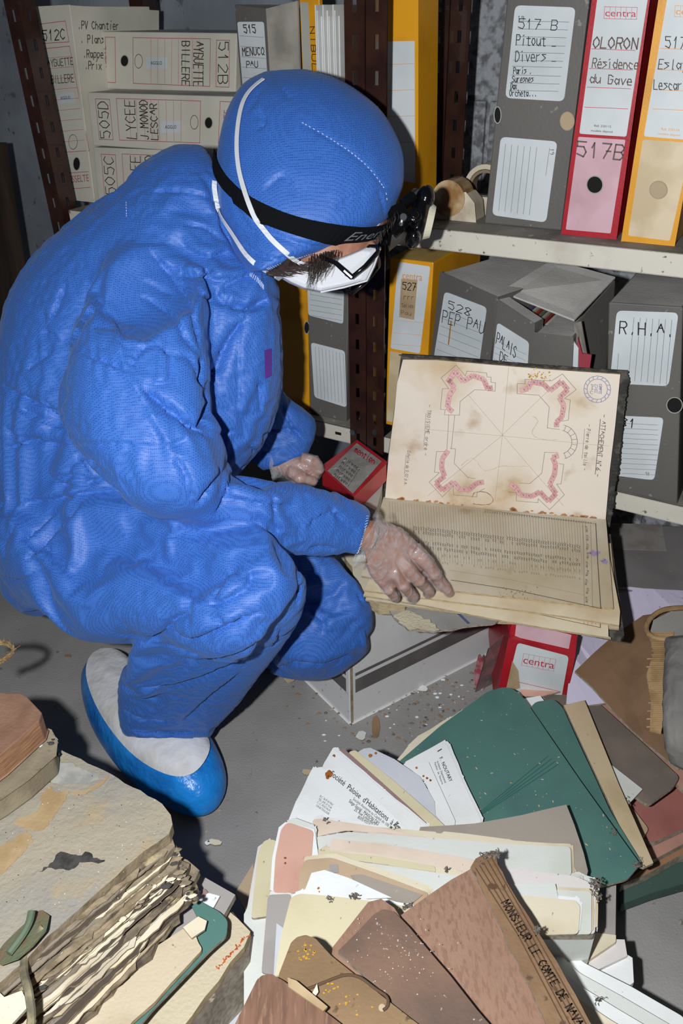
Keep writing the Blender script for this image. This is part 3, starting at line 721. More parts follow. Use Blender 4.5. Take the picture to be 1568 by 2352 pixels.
def crumple(me, amp=0.004, sc=7.0, fine=0.0012):
    co, no = vcoords(me); d = np.empty(len(co))
    for i, p in enumerate(co):
        v = Vector(p)
        q = v*sc+Vector((3.1, 1.7, 0.4)); q2 = q+noise.noise_vector(v*4)*0.7
        a = 1-abs(noise.noise(q2))*2.2; a = max(a, 0)**3
        bq = v*sc*2.7+noise.noise_vector(v*9)*0.5; b_ = max(0, 1-abs(noise.noise(bq))*2.6)**3
        msk = 0.5+0.8*noise.noise(v*3.3+Vector((9, 2, 5)))
        d[i] = amp*a*max(msk, 0.1)+fine*b_*max(0.2, 1-msk)
    co += no*d[:, None]; me.vertices.foreach_set('co', co.ravel()); me.update()
def ridges(me, amp=0.0035, sc=9.0, wid=0.10, seed=0.0):
    """pointed folds where flat facets of the stiff cloth meet"""
    co, no = vcoords(me); d = np.zeros(len(co))
    for i, p in enumerate(co):
        v = Vector(p); q = v*sc+noise.noise_vector(v*6+Vector((seed, 0, 0)))*0.55
        dd = noise.voronoi(q+Vector((seed*3.3, 0, seed)))[0]
        e = dd[1]-dd[0]
        m_ = 0.35+0.9*noise.noise(v*4+Vector((seed, 5, 1)))
        if m_ > 0: d[i] = m_*amp*(dd[0]**2-0.16)
    co += no*d[:, None]; me.vertices.foreach_set('co', co.ravel()); me.update()
def z26(pts): return [(x/2.063, 300+y/2.063) for x, y in pts]
def zs(pts): return [(100+x/2.703, 560+y/2.703) for x, y in pts]
def z17(pts): return [(x/1.742, 1000+y/1.742) for x, y in pts]

# cloth
def suit_mat():
    M = bpy.data.materials.new('nonwoven_blue'); M.use_nodes = True; N = M.node_tree.nodes; L = M.node_tree.links; b = N['Principled BSDF']
    b.inputs['Roughness'].default_value = 0.5; b.inputs['Specular IOR Level'].default_value = 0.34
    b.inputs['Sheen Weight'].default_value = 0.12; b.inputs['Sheen Roughness'].default_value = 0.5; b.inputs['Sheen Tint'].default_value = (0.5, 0.7, 1, 1)
    tc = N.new('ShaderNodeTexCoord')
    v = N.new('ShaderNodeTexVoronoi'); v.inputs['Scale'].default_value = 400; v.inputs['Randomness'].default_value = 0.25; L.new(tc.outputs['Object'], v.inputs['Vector'])
    r = N.new('ShaderNodeMapRange'); r.inputs['From Min'].default_value = 0.1; r.inputs['From Max'].default_value = 0.5; L.new(v.outputs['Distance'], r.inputs['Value'])
    mx = N.new('ShaderNodeMix'); mx.data_type = 'RGBA'; mx.inputs['A'].default_value = lin('#173d8c'); mx.inputs['B'].default_value = lin('#3b6cbe'); L.new(r.outputs['Result'], mx.inputs['Factor'])
    L.new(mx.outputs['Result'], b.inputs['Base Color'])
    bp = N.new('ShaderNodeBump'); bp.inputs['Strength'].default_value = 0.25; bp.inputs['Distance'].default_value = 0.0006; L.new(r.outputs['Result'], bp.inputs['Height'])
    wn = N.new('ShaderNodeTexNoise'); wn.inputs['Scale'].default_value = 9; L.new(tc.outputs['Object'], wn.inputs['Vector'])
    vm = N.new('ShaderNodeVectorMath'); vm.operation = 'MULTIPLY_ADD'; vm.inputs[1].default_value = (0.09, 0.09, 0.09); L.new(wn.outputs['Color'], vm.inputs[0]); L.new(tc.outputs['Object'], vm.inputs[2])
    vo = N.new('ShaderNodeTexVoronoi'); vo.inputs['Scale'].default_value = 17; L.new(vm.outputs['Vector'], vo.inputs['Vector'])
    b2 = N.new('ShaderNodeBump'); b2.inputs['Strength'].default_value = 0.16; b2.inputs['Distance'].default_value = 0.010; L.new(vo.outputs['Distance'], b2.inputs['Height']); L.new(bp.outputs['Normal'], b2.inputs['Normal'])
    L.new(b2.outputs['Normal'], b.inputs['Normal'])
    return M
SUIT = suit_mat()
SKIN = mat('skin', '#ad7d68', 0.5, '#9c6a55', 26, (0.4, 0.65), bump=0.15, bscale=300)
HAIR = mat('dark_hair', '#2c201b', 0.6, spec=0.3)
MASKM = mat('mask_fabric', '#cfd0d5', 0.7, bump=0.2, bscale=350)
BAND = mat('black_elastic', '#0a0b10', 0.9, bump=0.3, bscale=500, spec=0.15)
BLACKP = mat('black_plastic', '#0b0b0d', 0.18)
WSTRAP = mat('white_elastic', '#d7d9de', 0.6)
STITCH = mat('white_thread', '#cfd8ea', 0.6)

foot_c = Pz(370, 1760, 0)
person = thing('person', Vector((-0.2, 1.05, 0)), 'person in blue hooded coverall, white mask and headlamp, squatting beside the open album', 'person')

BOX = 0.78
# --- coverall: one garment, torso, sleeves, legs, collar
mb = MB()
loft(mb, [(470, 335, 640, 660, 1.20, .085), (400, 335, 640, 715, 1.21, .12), (320, 385, 645, 760, 1.23, .15), (225, 470, 645, 830, 1.25, .175), (110, 560, 640, 900, 1.27, .19),
          (30, 670, 622, 960, 1.28, .19), (-5, 800, 590, 1030, 1.29, .185), (-22, 950, 540, 1090, 1.30, .18), (-30, 1090, 500, 1150, 1.31, .18), (-25, 1220, 420, 1270, 1.31, .18), (5, 1330, 330, 1380, 1.31, .17), (60, 1395, 260, 1430, 1.31, .13)], SUIT)
# collar / neck of the hood
loft(mb, [(430, 340, 610, 630, 1.20, .085), (490, 420, 620, 620, 1.18, .085), (540, 470, 640, 610, 1.17, .075)], SUIT)
loft(mb, [(400, 560, 560, 640, 1.18, .08), (420, 640, 640, 690, 1.18, .085), (470, 680, 620, 708, 1.19, .07), (540, 705, 600, 712, 1.19, .04)], SUIT)
# chest front panel
loft(mb, [(520, 700, 632, 700, 1.26, .13), (520, 800, 640, 800, 1.28, .15), (500, 900, 628, 900, 1.30, .15), (470, 980, 600, 975, 1.31, .14), (440, 1050, 565, 1045, 1.31, .12)], SUIT)
# near (right) sleeve
loft(mb, [(250, 560, 430, 560, 1.15, .07), (215, 660, 462, 640, 1.11, .09), (170, 770, 474, 760, 1.09, .098), (152, 880, 482, 890, 1.075, .10), (165, 980, 492, 1000, 1.07, .098), (215, 1070, 508, 1065, 1.065, .09), (300, 1135, 515, 1095, 1.06, .075), (380, 1165, 500, 1140, 1.06, .05)], SUIT)
loft(mb, [(440, 990, 330, 1120, 1.08, .055), (510, 1075, 400, 1160, 1.085, .06), (575, 1088, 500, 1195, 1.10, .056), (640, 1102, 590, 1235, 1.125, .052), (715, 1118, 660, 1268, 1.155, .05), (780, 1138, 735, 1277, 1.18, .045), (835, 1160, 800, 1270, 1.20, .036), (853, 1178, 822, 1278, 1.205, .031)], SUIT)
# near leg
loft(mb, [(70, 1090, 10, 1320, 1.26, .11), (200, 1120, 90, 1400, 1.22, .115), (320, 1140, 190, 1440, 1.19, .115), (440, 1158, 290, 1452, 1.155, .11), (540, 1185, 370, 1470, 1.125, .105), (620, 1235, 440, 1490, 1.10, .10), (672, 1290, 500, 1510, 1.09, .09), (697, 1330, 560, 1515, 1.09, .07)], SUIT)
loft(mb, [(420, 1380, 702, 1330, 1.10, .07), (350, 1420, 700, 1372, 1.12, .085), (310, 1465, 685, 1425, 1.16, .09), (283, 1510, 645, 1490, 1.22, .088), (272, 1560, 590, 1560, 1.28, .08), (270, 1610, 545, 1620, 1.34, .072), (273, 1660, 500, 1665, 1.38, .066), (285, 1692, 470, 1690, 1.40, .060)], SUIT)
# far leg
loft(mb, [(330, 1180, 280, 1400, 1.46, .09), (480, 1200, 440, 1420, 1.44, .09), (620, 1235, 570, 1460, 1.42, .09), (740, 1262, 640, 1520, 1.40, .09), (810, 1325, 690, 1540, 1.39, .08), (846, 1390, 740, 1540, 1.39, .06), (852, 1440, 800, 1505, 1.39, .04)], SUIT)
loft(mb, [(848, 1410, 840, 1480, 1.40, .05), (800, 1400, 770, 1540, 1.42, .065), (720, 1400, 690, 1547, 1.46, .06), (640, 1400, 620, 1540, 1.50, .05)], SUIT)
# far sleeve
loft(mb, [(520, 800, 640, 850, 1.42, .06), (510, 900, 655, 905, 1.43, .07), (530, 975, 695, 938, 1.44, .065), (560, 1030, 724, 965, 1.45, .058), (585, 1062, 724, 1000, 1.45, .05), (605, 1082, 706, 1045, 1.45, .042)], SUIT)

body_me = fuse(mb, 'coverall', 0.0078, 5, 0.5, M=SUIT)
body_me = drape(body_me)
# --- hood
BOX = 0.93
mb = MB()
loft(mb, [(610, 163, 700, 158, 1.15, .03), (566, 185, 770, 178, 1.15, .06), (540, 215, 828, 212, 1.15, .083), (518, 260, 876, 255, 1.15, .098), (505, 310, 908, 305, 1.15, .106), (497, 360, 925, 350, 1.15, .109), (495, 400, 928, 395, 1.15, .11),
          (495, 440, 924, 432, 1.15, .108), (500, 480, 905, 478, 1.15, .105), (512, 515, 880, 512, 1.15, .10), (525, 545, 835, 545, 1.15, .096), (535, 575, 775, 570, 1.15, .092), (550, 600, 700, 596, 1.15, .09), (565, 622, 630, 622, 1.15, .085)], SUIT)
hood_me = fuse(mb, 'hood', 0.0038, 10, 0.5, M=SUIT)
ridges(hood_me, 0.004, 9.0, 0.12, 4.0)
CR = [
 # armhole seam and shoulder
 (zs([(620, 0), (780, 170), (900, 350), (940, 480), (960, 600), (985, 700)]), .006, .008, 1, .004),
 (zs([(985, 700), (1000, 780), (1000, 890)]), .010, .026, 0, 0), (zs([(1008, 895), (1035, 1020), (1010, 1090), (970, 1145)]), .010, .028, 0, 0),
 (zs([(1250, 410), (1245, 470), (1180, 530), (1110, 650), (1060, 780), (1012, 900)]), .009, .014, -1, .007),
 (zs([(605, 875), (720, 980), (850, 1070), (975, 1150), (1060, 1190)]), .009, .018, 1, .006),
 (zs([(340, 370), (440, 520), (480, 680), (530, 820), (640, 980), (720, 1150), (790, 1260)]), .008, -.006, 0, 0),
 (zs([(160, 645), (300, 715), (460, 780), (540, 835)]), .008, .003, -1, .007), (zs([(335, 350), (250, 480), (160, 642)]), .008, .003, -1, .007),
 (zs([(590, 320), (700, 360), (830, 470), (900, 600), (985, 700)]), .007, .006, 1, .005), (zs([(800, 680), (900, 690), (960, 780), (1000, 890)]), .007, .005, 1, .004),
 (zs([(690, 620), (770, 700), (765, 850), (640, 852)]), .007, .004, -1, .005), (zs([(530, 780), (560, 700), (640, 610)]), .007, .004, 1, .004), (zs([(620, 215), (700, 260), (800, 320)]), .007, .003, 1, .003),
 (zs([(220, 1240), (450, 1232), (700, 1250)]), .007, .003, 1, .004), (zs([(775, 1262), (830, 1225), (890, 1195)]), .007, .004, 1, .005),
 (zs([(815, 1310), (870, 1390), (910, 1500), (945, 1640)]), .007, .006, 1, .006), (zs([(815, 1375), (840, 1352), (862, 1362)]), .005, .006, 0, 0),
 (zs([(945, 1640), (1000, 1560), (1090, 1450), (1095, 1380)]), .008, .016, 1, .005), (zs([(1060, 1680), (1120, 1560), (1170, 1400)]), .007, .007, 1, .006),
 (zs([(1120, 1560), (1300, 1600), (1430, 1610), (1568, 1625)]), .007, .004, 1, .004), (zs([(1415, 1560), (1445, 1620), (1455, 1800)]), .006, .009, 1, .004),
 (zs([(1085, 270), (1190, 215), (1290, 180)]), .007, .008, 1, .006), (zs([(1140, 245), (1142, 380)]), .005, .006, 1, .003), (zs([(1150, 392), (1230, 402), (1310, 402), (1400, 345)]), .008, .016, -1, .008),
 (zs([(1085, 275), (1080, 310), (1130, 380)]), .007, .008, 1, .004),
 (zs([(820, 200), (960, 185), (1080, 215), (1180, 190)]), .008, .005, 1, .006), (zs([(700, 130), (900, 175), (1090, 165)]), .008, .004, 1, .005), (zs([(830, 215), (940, 280), (1050, 360)]), .007, .004, 1, .005),
 (zs([(1225, 420), (1215, 700), (1215, 1000), (1210, 1150)]), .004, .004, 1, .002), (zs([(1345, 850), (1355, 950), (1360, 1050)]), .007, .010, 1, .004), (zs([(1060, 1160), (1120, 1170), (1200, 1150)]), .006, .005, 1, .005),
 (zs([(0, 520), (60, 560), (100, 600)]), .007, .004, 1, .005), (zs([(30, 490), (80, 380), (130, 240)]), .007, .004, 1, .005), (zs([(0, 960), (70, 1020), (150, 1060)]), .008, .008, 1, .008),
 (z26([(700, 290), (820, 280), (960, 300), (1050, 350)]), .007, .004, 1, .003), (z26([(860, 530), (960, 590), (1080, 570)]), .009, .005, 1, .005), (z26([(860, 450), (960, 460), (1040, 520)]), .009, .005, -1, .005),
 (z26([(120, 1150), (200, 1090), (260, 1040)]), .008, .004, -1, .005),
 (z26([(0, 1190), (80, 1240), (180, 1290), (300, 1380), (340, 1470)]), .011, .010, 1, .010), (z26([(60, 1310), (180, 1370), (290, 1410)]), .010, .006, -1, .008), (z26([(0, 1510), (140, 1470), (260, 1480), (350, 1465)]), .008, .010, 1, .006),
 (z26([(235, 1640), (340, 1630), (450, 1650)]), .007, .008, 1, .006), (z26([(340, 1470), (390, 1560), (440, 1640)]), .007, .006, 1, .005), (z26([(20, 1400), (100, 1450), (220, 1440)]), .008, .006, 1, .005),
 (z17([(1310, 275), (1390, 350), (1440, 380)]), .006, .004, 1, .004), (z17([(1220, 380), (1260, 330), (1330, 300)]), .007, .002, 1, .004), (z17([(1230, 460), (1300, 455), (1340, 462)]), .008, .010, 0, 0),
 # lap
 (z17([(200, 150), (240, 190), (320, 190), (420, 165)]), .008, .009, 1, .007), (z17([(90, 262), (200, 255), (330, 225), (470, 215)]), .009, .009, 1, .009), (z17([(420, 150), (350, 100), (300, 40)]), .008, .007, 1, .006),
 (z17([(230, 300), (160, 370), (95, 425)]), .009, .009, 1, .009), (z17([(320, 280), (260, 350), (180, 440), (100, 505)]), .009, .008, 1, .008), (z17([(60, 360), (20, 440), (30, 500)]), .008, .007, 1, .006), (z17([(0, 560), (80, 575), (150, 555)]), .008, .006, 1, .006),
 (z17([(210, 430), (200, 480)]), .008, .004, 1, .004),
 # knee
 (z17([(790, 640), (850, 668), (930, 640), (990, 590), (975, 520)]), .010, .007, 1, .008), (z17([(860, 660), (900, 600), (950, 540)]), .009, .006, -1, .008), (z17([(560, 835), (640, 800), (680, 740), (770, 700)]), .010, .016, 1, .007),
 (z17([(660, 755), (700, 790), (770, 815), (880, 770), (1000, 720), (1060, 695)]), .010, .012, 1, .009), (z17([(880, 710), (890, 760)]), .008, .005, 1, .005), (z17([(1120, 760), (1100, 830), (1060, 850)]), .008, .006, -1, .006),
 (z17([(1190, 500), (1200, 600), (1190, 700)]), .007, .006, 1, .004), (z17([(700, 880), (820, 890), (960, 860), (1060, 800)]), .012, .005, 1, .006),
 # lower leg
 (z17([(490, 1090), (560, 1130), (650, 1140), (700, 1135)]), .009, .009, 1, .007), (z17([(520, 1180), (640, 1200), (780, 1190)]), .009, .007, -1, .008), (z17([(530, 1010), (700, 990), (880, 930), (1040, 860)]), .014, .007, 1, .008), (z17([(720, 1150), (840, 1040), (960, 950)]), .014, .006, 1, .007),
 # far knee
 (z17([(1230, 690), (1300, 740), (1290, 800)]), .009, .006, 1, .006), (z17([(1130, 890), (1280, 910), (1400, 870)]), .010, .006, 1, .006), (z17([(1430, 620), (1455, 670), (1475, 690)]), .006, .006, 1, .004), (z17([(1100, 930), (1200, 905), (1300, 920)]), .009, .006, 1, .005),
 # far sleeve
 ([(600, 1000), (640, 985), (690, 990)], .008, .008, 1, .006), ([(570, 1020), (600, 1040), (640, 1030)], .008, .007, 1, .006), ([(650, 930), (660, 960), (700, 1010)], .007, .006, 1, .005),
]
crease(body_me, CR)
HC = [([(690, 280), (760, 320), (830, 370), (880, 430), (888, 470)], .004, .0025, 0, 0), ([(600, 205), (590, 230), (570, 260)], .006, .003, 1, .003), ([(560, 480), (620, 530), (700, 560), (760, 565)], .006, .004, 1, .003),
      ([(560, 560), (620, 590), (690, 592)], .006, .005, 1, .004), ([(600, 440), (650, 400), (680, 450)], .010, .003, 1, .002), ([(770, 480), (800, 455), (840, 440)], .008, .003, 1, .002), ([(520, 430), (560, 500), (600, 550)], .008, .003, 1, .003),
      ([(870, 430), (880, 470), (885, 500)], .004, .003, 1, .002), ([(640, 160), (650, 200), (670, 230)], .007, .003, 1, .002), ([(600, 250), (610, 280), (590, 300)], .007, .004, 1, .003)]
crease(hood_me, HC)
coverall = link_mesh('coverall', body_me, person); hood = link_mesh('hood', hood_me, person)
def wb(o):
    v = parent_world(o); return BVHTree.FromPolygons([x.co+v for x in o.data.vertices], [tuple(p.vertices) for p in o.data.polygons])
BB = wb(coverall); HB = wb(hood)
def on(b, pts, off, step=5):
    P = []; Nn = []
    for p in densify(pts, step):
        h, n_ = hit(b, p[0], p[1])
        if h is None: continue
        if n_.dot(EYE-h) < 0: n_ = -n_
        P.append(h+n_*off); Nn.append(n_)
    return P, Nn
# stitches: short white dashes along the crown seam and the hem of the hood opening
mb = MB()
def dashes(b, pts, step, ln, r=0.0005, cross=False, ll=0.003):
    P, N_ = on(b, pts, 0.0006, step)
    for i in range(1, len(P)-1):
        t = (P[i+1]-P[i-1]).normalized()
        if cross: t = (t.cross(N_[i])*0.8+t*0.5).normalized()
        mb.tube([P[i]-t*ll/2, P[i]+t*ll/2], r, STITCH, 5)
dashes(HB, [(690, 280), (760, 320), (830, 370), (880, 430), (888, 465)], 9, 0, 0.0005, False, 0.0025)
dashes(HB, [(872, 512), (850, 533), (800, 560), (760, 572), (700, 588), (650, 604), (612, 618)], 5, 0, 0.0005, True, 0.005)
mb.build('stitching', hood)
mb = MB(); dashes(BB, [(290, 462), (291, 500)], 5, 0, 0.0005, False, 0.0022)
dashes(BB, [(844, 1182), (838, 1215), (828, 1250), (820, 1272)], 5, 0, 0.0005, True, 0.005)
dashes(BB, [(572, 628), (590, 642), (606, 662)], 4, 0, 0.0006, True, 0.007); mb.build('stitching', coverall)
# purple logo patch on the far side of the chest
mb = MB(); PUR = mat('purple_patch', '#5a2a86', 0.5)
P, N_ = on(BB, [(606, 805), (608, 870)], 0.001, 12); P2, _ = on(BB, [(622, 800), (622, 862)], 0.001, 12)
k = min(len(P), len(P2))
if k > 1: mb.band(P[:k], P2[:k], N_[:k], 0.0006, PUR); o = mb.build('chest_patch', coverall); o['label'] = 'purple chest patch'
BOX = 1.0
# --- skin: one body, head, neck, core, arms and both hands with their fingers
mb = MB()
loft(mb, [(560, 215, 800, 215, 1.17, .06), (530, 300, 880, 300, 1.17, .088), (520, 400, 905, 395, 1.17, .09), (560, 470, 905, 462, 1.16, .09), (600, 520, 893, 505, 1.16, .086), (625, 560, 878, 540, 1.16, .08), (650, 600, 858, 580, 1.16, .075), (670, 630, 845, 625, 1.16, .065), (690, 655, 810, 650, 1.16, .045)], SKIN)
mb.ell(Pd(856, 596, 1.16), (RT*0.012+UP*-0.006, FW*0.012, UP*0.016), SKIN)                       # nose
mb.ell(Pd(846, 566, 1.125), (RT*0.012, FW*0.012, UP*0.007), SKIN)                                # brow
mb.ell(Pd(670, 560, 1.085), (RT*0.016, FW*0.007, UP*0.024), SKIN)                                # ear, under the hood
loft(mb, [(600, 500, 720, 600, 1.18, .05), (520, 520, 620, 640, 1.21, .05), (400, 620, 500, 720, 1.24, .05), (200, 800, 330, 900, 1.28, .06), (60, 1050, 200, 1100, 1.30, .06)], SKIN)
def limb(pts, M=SKIN, seg=14):
    P = [Pd(x, y, d) for x, y, d, r in pts]; mb.tube(P, [p[3] for p in pts], M, seg)
limb([(300, 760, 1.24, .03), (330, 800, 1.11, .038), (340, 980, 1.10, .018), (440, 1110, 1.10, .018), (620, 1180, 1.13, .018), (780, 1205, 1.19, .026), (850, 1235, 1.212, .024)])
limb([(480, 760, 1.35, .03), (560, 860, 1.42, .035), (590, 960, 1.44, .03), (630, 1050, 1.445, .024), (655, 1066, 1.44, .022)])
# right hand, palm down over the page
loft(mb, [(848, 1195, 838, 1275, 1.212, .020), (880, 1198, 842, 1300, 1.225, .020), (915, 1212, 852, 1325, 1.238, .020), (950, 1240, 870, 1345, 1.25, .019), (978, 1272, 892, 1352, 1.262, .016), (985, 1300, 915, 1345, 1.275, .012)], SKIN, 24)
def finger(ch, r0=.0095):
    P = densify([p[:2] for p in ch], 9); n = len(P); D = np.interp(np.linspace(0, 1, n), np.linspace(0, 1, len(ch)), [p[2] for p in ch]); R = np.interp(np.linspace(0, 1, n), np.linspace(0, 1, len(ch)), [p[3] for p in ch])
    mb.tube([Pd(p[0], p[1], d) for p, d in zip(P, D)], list(R), SKIN, 12)
    mb.ell(Pd(*P[-1], D[-1]), (RT*R[-1], UP*R[-1], FW*R[-1]), SKIN, 12, 8)
    k = n//2; mb.ell(Pd(*P[k], D[k]-0.002), (RT*R[k]*1.08, UP*R[k]*1.08, FW*R[k]*1.08), SKIN, 12, 8)
finger([(950, 1262, 1.243, .012), (985, 1300, 1.247, .011), (1006, 1332, 1.262, .0105), (1024, 1350, 1.282, .009), (1032, 1362, 1.292, .0075)])
finger([(918, 1280, 1.243, .012), (948, 1318, 1.243, .0112), (973, 1345, 1.258, .0105), (986, 1358, 1.28, .009), (982, 1364, 1.294, .008)])
finger([(890, 1292, 1.243, .012), (918, 1334, 1.243, .011), (938, 1358, 1.258, .0102), (950, 1371, 1.28, .009), (946, 1374, 1.294, .0078)])
finger([(862, 1305, 1.243, .011), (884, 1342, 1.245, .010), (900, 1362, 1.26, .0092), (908, 1373, 1.278, .008), (906, 1374, 1.290, .007)])
finger([(890, 1222, 1.25, .013), (930, 1262, 1.275, .012), (965, 1300, 1.29, .0105), (1000, 1332, 1.298, .0095), (1018, 1350, 1.302, .008)])  # thumb, under the index finger
# left hand, loosely closed
loft(mb, [(628, 1042, 640, 1085, 1.44, .022), (655, 1038, 650, 1095, 1.435, .024), (685, 1042, 668, 1102, 1.43, .024), (712, 1055, 690, 1106, 1.43, .020)], SKIN, 20)
for i, (x, y) in enumerate(((722, 1066), (712, 1078), (700, 1088), (688, 1094))):
    finger([(x-28, y-12, 1.415+.004*i, .012), (x, y-4, 1.412+.004*i, .0115), (x+8, y+12, 1.425+.004*i, .0105), (x-2, y+22, 1.44+.004*i, .0095), (x-18, y+18, 1.45+.004*i, .0085)])
finger([(668, 1080, 1.415, .013), (690, 1098, 1.408, .0115), (716, 1106, 1.415, .0095)])
skin_me = fuse(mb, 'body', 0.0019, 6, 0.5, M=SKIN)
body = link_mesh('body', skin_me, person); SB = wb(body)
# gloves: thin clear film following each hand, wrinkled
def film_mat():
    M = bpy.data.materials.new('clear_film'); M.use_nodes = True; N = M.node_tree.nodes; L = M.node_tree.links; b = N['Principled BSDF']
    b.inputs['Base Color'].default_value = lin('#dfe0e4'); b.inputs['Roughness'].default_value = 0.16; b.inputs['Specular IOR Level'].default_value = 0.9; b.inputs['Coat Weight'].default_value = 0.5
    tc = N.new('ShaderNodeTexCoord'); n = N.new('ShaderNodeTexNoise'); n.inputs['Scale'].default_value = 45; n.inputs['Detail'].default_value = 3; n.inputs['Distortion'].default_value = 2.0; L.new(tc.outputs['Object'], n.inputs['Vector'])
    bp = N.new('ShaderNodeBump'); bp.inputs['Strength'].default_value = 0.5; bp.inputs['Distance'].default_value = 0.005; L.new(n.outputs['Fac'], bp.inputs['Height']); L.new(bp.outputs['Normal'], b.inputs['Normal'])
    r = N.new('ShaderNodeMapRange'); r.inputs['From Min'].default_value = 0.35; r.inputs['From Max'].default_value = 0.7; r.inputs['To Min'].default_value = 0.10; r.inputs['To Max'].default_value = 0.42; L.new(n.outputs['Fac'], r.inputs['Value']); L.new(r.outputs['Result'], b.inputs['Alpha'])
    return M
FILM = film_mat()
def glove(test, name, cuff):
    bm = bmesh.new(); bm.from_mesh(body.data); org = parent_world(body)
    bmesh.ops.delete(bm, geom=[v for v in bm.verts if not test(v.co+org)], context='VERTS')
    bm.normal_update()
    for v in bm.verts:
        p = v.co+org; v.co = p+v.normal*(0.0012+0.0020*max(0, 1-abs(noise.noise(p*34+noise.noise_vector(p*14)))*4.5)**2)
    k0 = len(bm.verts)
    me = bpy.data.meshes.new(name); bm.to_mesh(me); bm.free()
    g = MB(); g.mesh([v.co for v in me.vertices], [tuple(p.vertices) for p in me.polygons], FILM)
    # loose crumpled cuff
    c0, c1, ax = cuff; n = 30; rings = []
    for j, (t, rr) in enumerate(((0, 1.0), (.35, 1.12), (.7, 1.3), (1, 1.42))):
        ring = []
        c = c0.lerp(c1, t)
        for k in range(n):
            a = 2*math.pi*k/n; rad = rr*(1+0.10*math.sin(a*5+j)+0.06*math.sin(a*9+2*j))
            ring.append(c+ax[0]*math.cos(a)*rad+ax[1]*math.sin(a)*rad+(c1-c0)*0.12*math.sin(a*3+1))
        rings.append(ring)
    vs = [p for r_ in rings for p in r_]; fs = [(j*n+k, j*n+(k+1) % n, (j+1)*n+(k+1) % n, (j+1)*n+k) for j in range(3) for k in range(n)]
    g.mesh(vs, fs, FILM)
    o = g.build(name, person, smooth=True); o['label'] = 'clear plastic glove'; return o
def pxof(p):
    d = p-EYE; q = d.dot(FW); return 784+FPX*d.dot(RT)/q, 1176-FPX*d.dot(UP)/q
def t1(p):
    x, y = pxof(p); return x > 842+(1290-y)*0.22 and y > 1150 and x < 1200 and x > 800
def t2(p):
    x, y = pxof(p); return x > 632 and 1020 < y < 1160 and depth_of(p) > 1.36 and x < 800
glove(t1, 'glove', (Pd(868, 1245, 1.22), Pd(836, 1240, 1.205), ((Pd(905, 1210, 1.21)-Pd(865, 1300, 1.22))*0.5, FW*0.024)))
glove(t2, 'glove', (Pd(650, 1066, 1.44), Pd(625, 1062, 1.44), ((Pd(650, 1035, 1.44)-Pd(650, 1095, 1.44))*0.5, FW*0.024)))
def joined(*obs):
    V = []; F = []
    for o in obs:
        w_ = parent_world(o); k = len(V); V += [x.co+w_ for x in o.data.vertices]; F += [tuple(k+a for a in p.vertices) for p in o.data.polygons]
    return BVHTree.FromPolygons(V, F)
ALL = joined(coverall, hood, body)
# --- headlamp: elastic band right round the head, hinge bracket, lamp body, lens
def around(b, top, bot, off, cd, step=7):
    A, N1 = on(b, top, off, step); B_, N2 = on(b, bot, off, step); k = 44
    def res(P):
        L = [0]
        for i in range(1, len(P)): L.append(L[-1]+(P[i]-P[i-1]).length)
        out = []; j = 0
        for i in range(k):
            t = L[-1]*i/(k-1)
            while j < len(L)-2 and L[j+1] < t: j += 1
            u = (t-L[j])/max(1e-9, L[j+1]-L[j]); out.append(P[j].lerp(P[j+1], min(max(u, 0), 1)))
        return out
    A = res(A); B_ = res(B_); N_ = [v.normalized() for v in res(N1)]
    def mir(p): return p+FW*(2*(cd-depth_of(p)))
    A2 = A+[mir(p) for p in A[::-1]]; B2 = B_+[mir(p) for p in B_[::-1]]
    N3 = N_+[(v-FW*2*v.dot(FW)) for v in N_[::-1]]
    return A2, B2, N3, A, B_
top = [(499, 338), (505, 372), (530, 412), (575, 452), (640, 484), (710, 505), (780, 516), (840, 518), (885, 508), (908, 492)]
bot = [(496, 372), (500, 404), (525, 446), (570, 492), (635, 526), (705, 548), (770, 558), (820, 555), (858, 545), (893, 522)]
A2, B2, N3, A, B_ = around(ALL, top, bot, 0.0040, 1.165)
band_mb = MB(); band_mb.band(A2, B2, N3, 0.0018, BAND, closed=True)
def on_band(u, v, off=0.0022):
    n = len(A)-1; i = min(int(u*n), n-1); f_ = u*n-i
    return A[i].lerp(A[i+1], f_).lerp(B_[i].lerp(B_[i+1], f_), v)+N3[i].lerp(N3[i+1], f_)*off
vs, fs, wm = glyphs('Energ'); GR = mat('grey_print', '#6f7278', 0.6)
band_mb.mesh([on_band(0.72+0.20*(x/wm)+0.014*(y/.7), 0.80-0.55*(y/.7)) for x, y in vs], fs, GR)
headband = band_mb.build('headlamp_band', person, smooth=False)
LD = 1.15
mb = MB()
mb.hexa([Pd(888, 478, 1.11), Pd(926, 462, 1.11), Pd(944, 505, 1.11), Pd(900, 540, 1.11)], FW*0.07, BLACKP)
mb.tube([Pd(925, 470, 1.12), Pd(948, 452, 1.12), Pd(955, 445, 1.13)], 0.008, BLACKP, 12); mb.tube([Pd(925, 470, 1.16), Pd(948, 452, 1.16)], 0.006, BLACKP, 10)
mb.cyl(Pd(926, 498, 1.105), FW, 0.0085, 0.09, BLACKP, 20); mb.cyl(Pd(926, 498, 1.100), FW, 0.005, 0.006, STEEL, 12)
mb.tube([Pd(905, 540, 1.12), Pd(925, 520, 1.12), Pd(940, 505, 1.12)], 0.006, BLACKP, 10)
mb.build('hinge_bracket', headband, bevel=0.0)
mb = MB()
c = Pd(963, 500, LD); upv = (Pd(975, 435, LD)-Pd(948, 562, LD)); upn = upv.normalized(); side = FW; fr_ = upn.cross(side).normalized()
mb.ell(c, (upn*0.041, FW*0.036, fr_*0.0155), BLACKP, 28, 16)
mb.ell(Pd(977, 455, LD-0.02), (upn*0.018, FW*0.018, fr_*0.013), BLACKP, 20, 12)
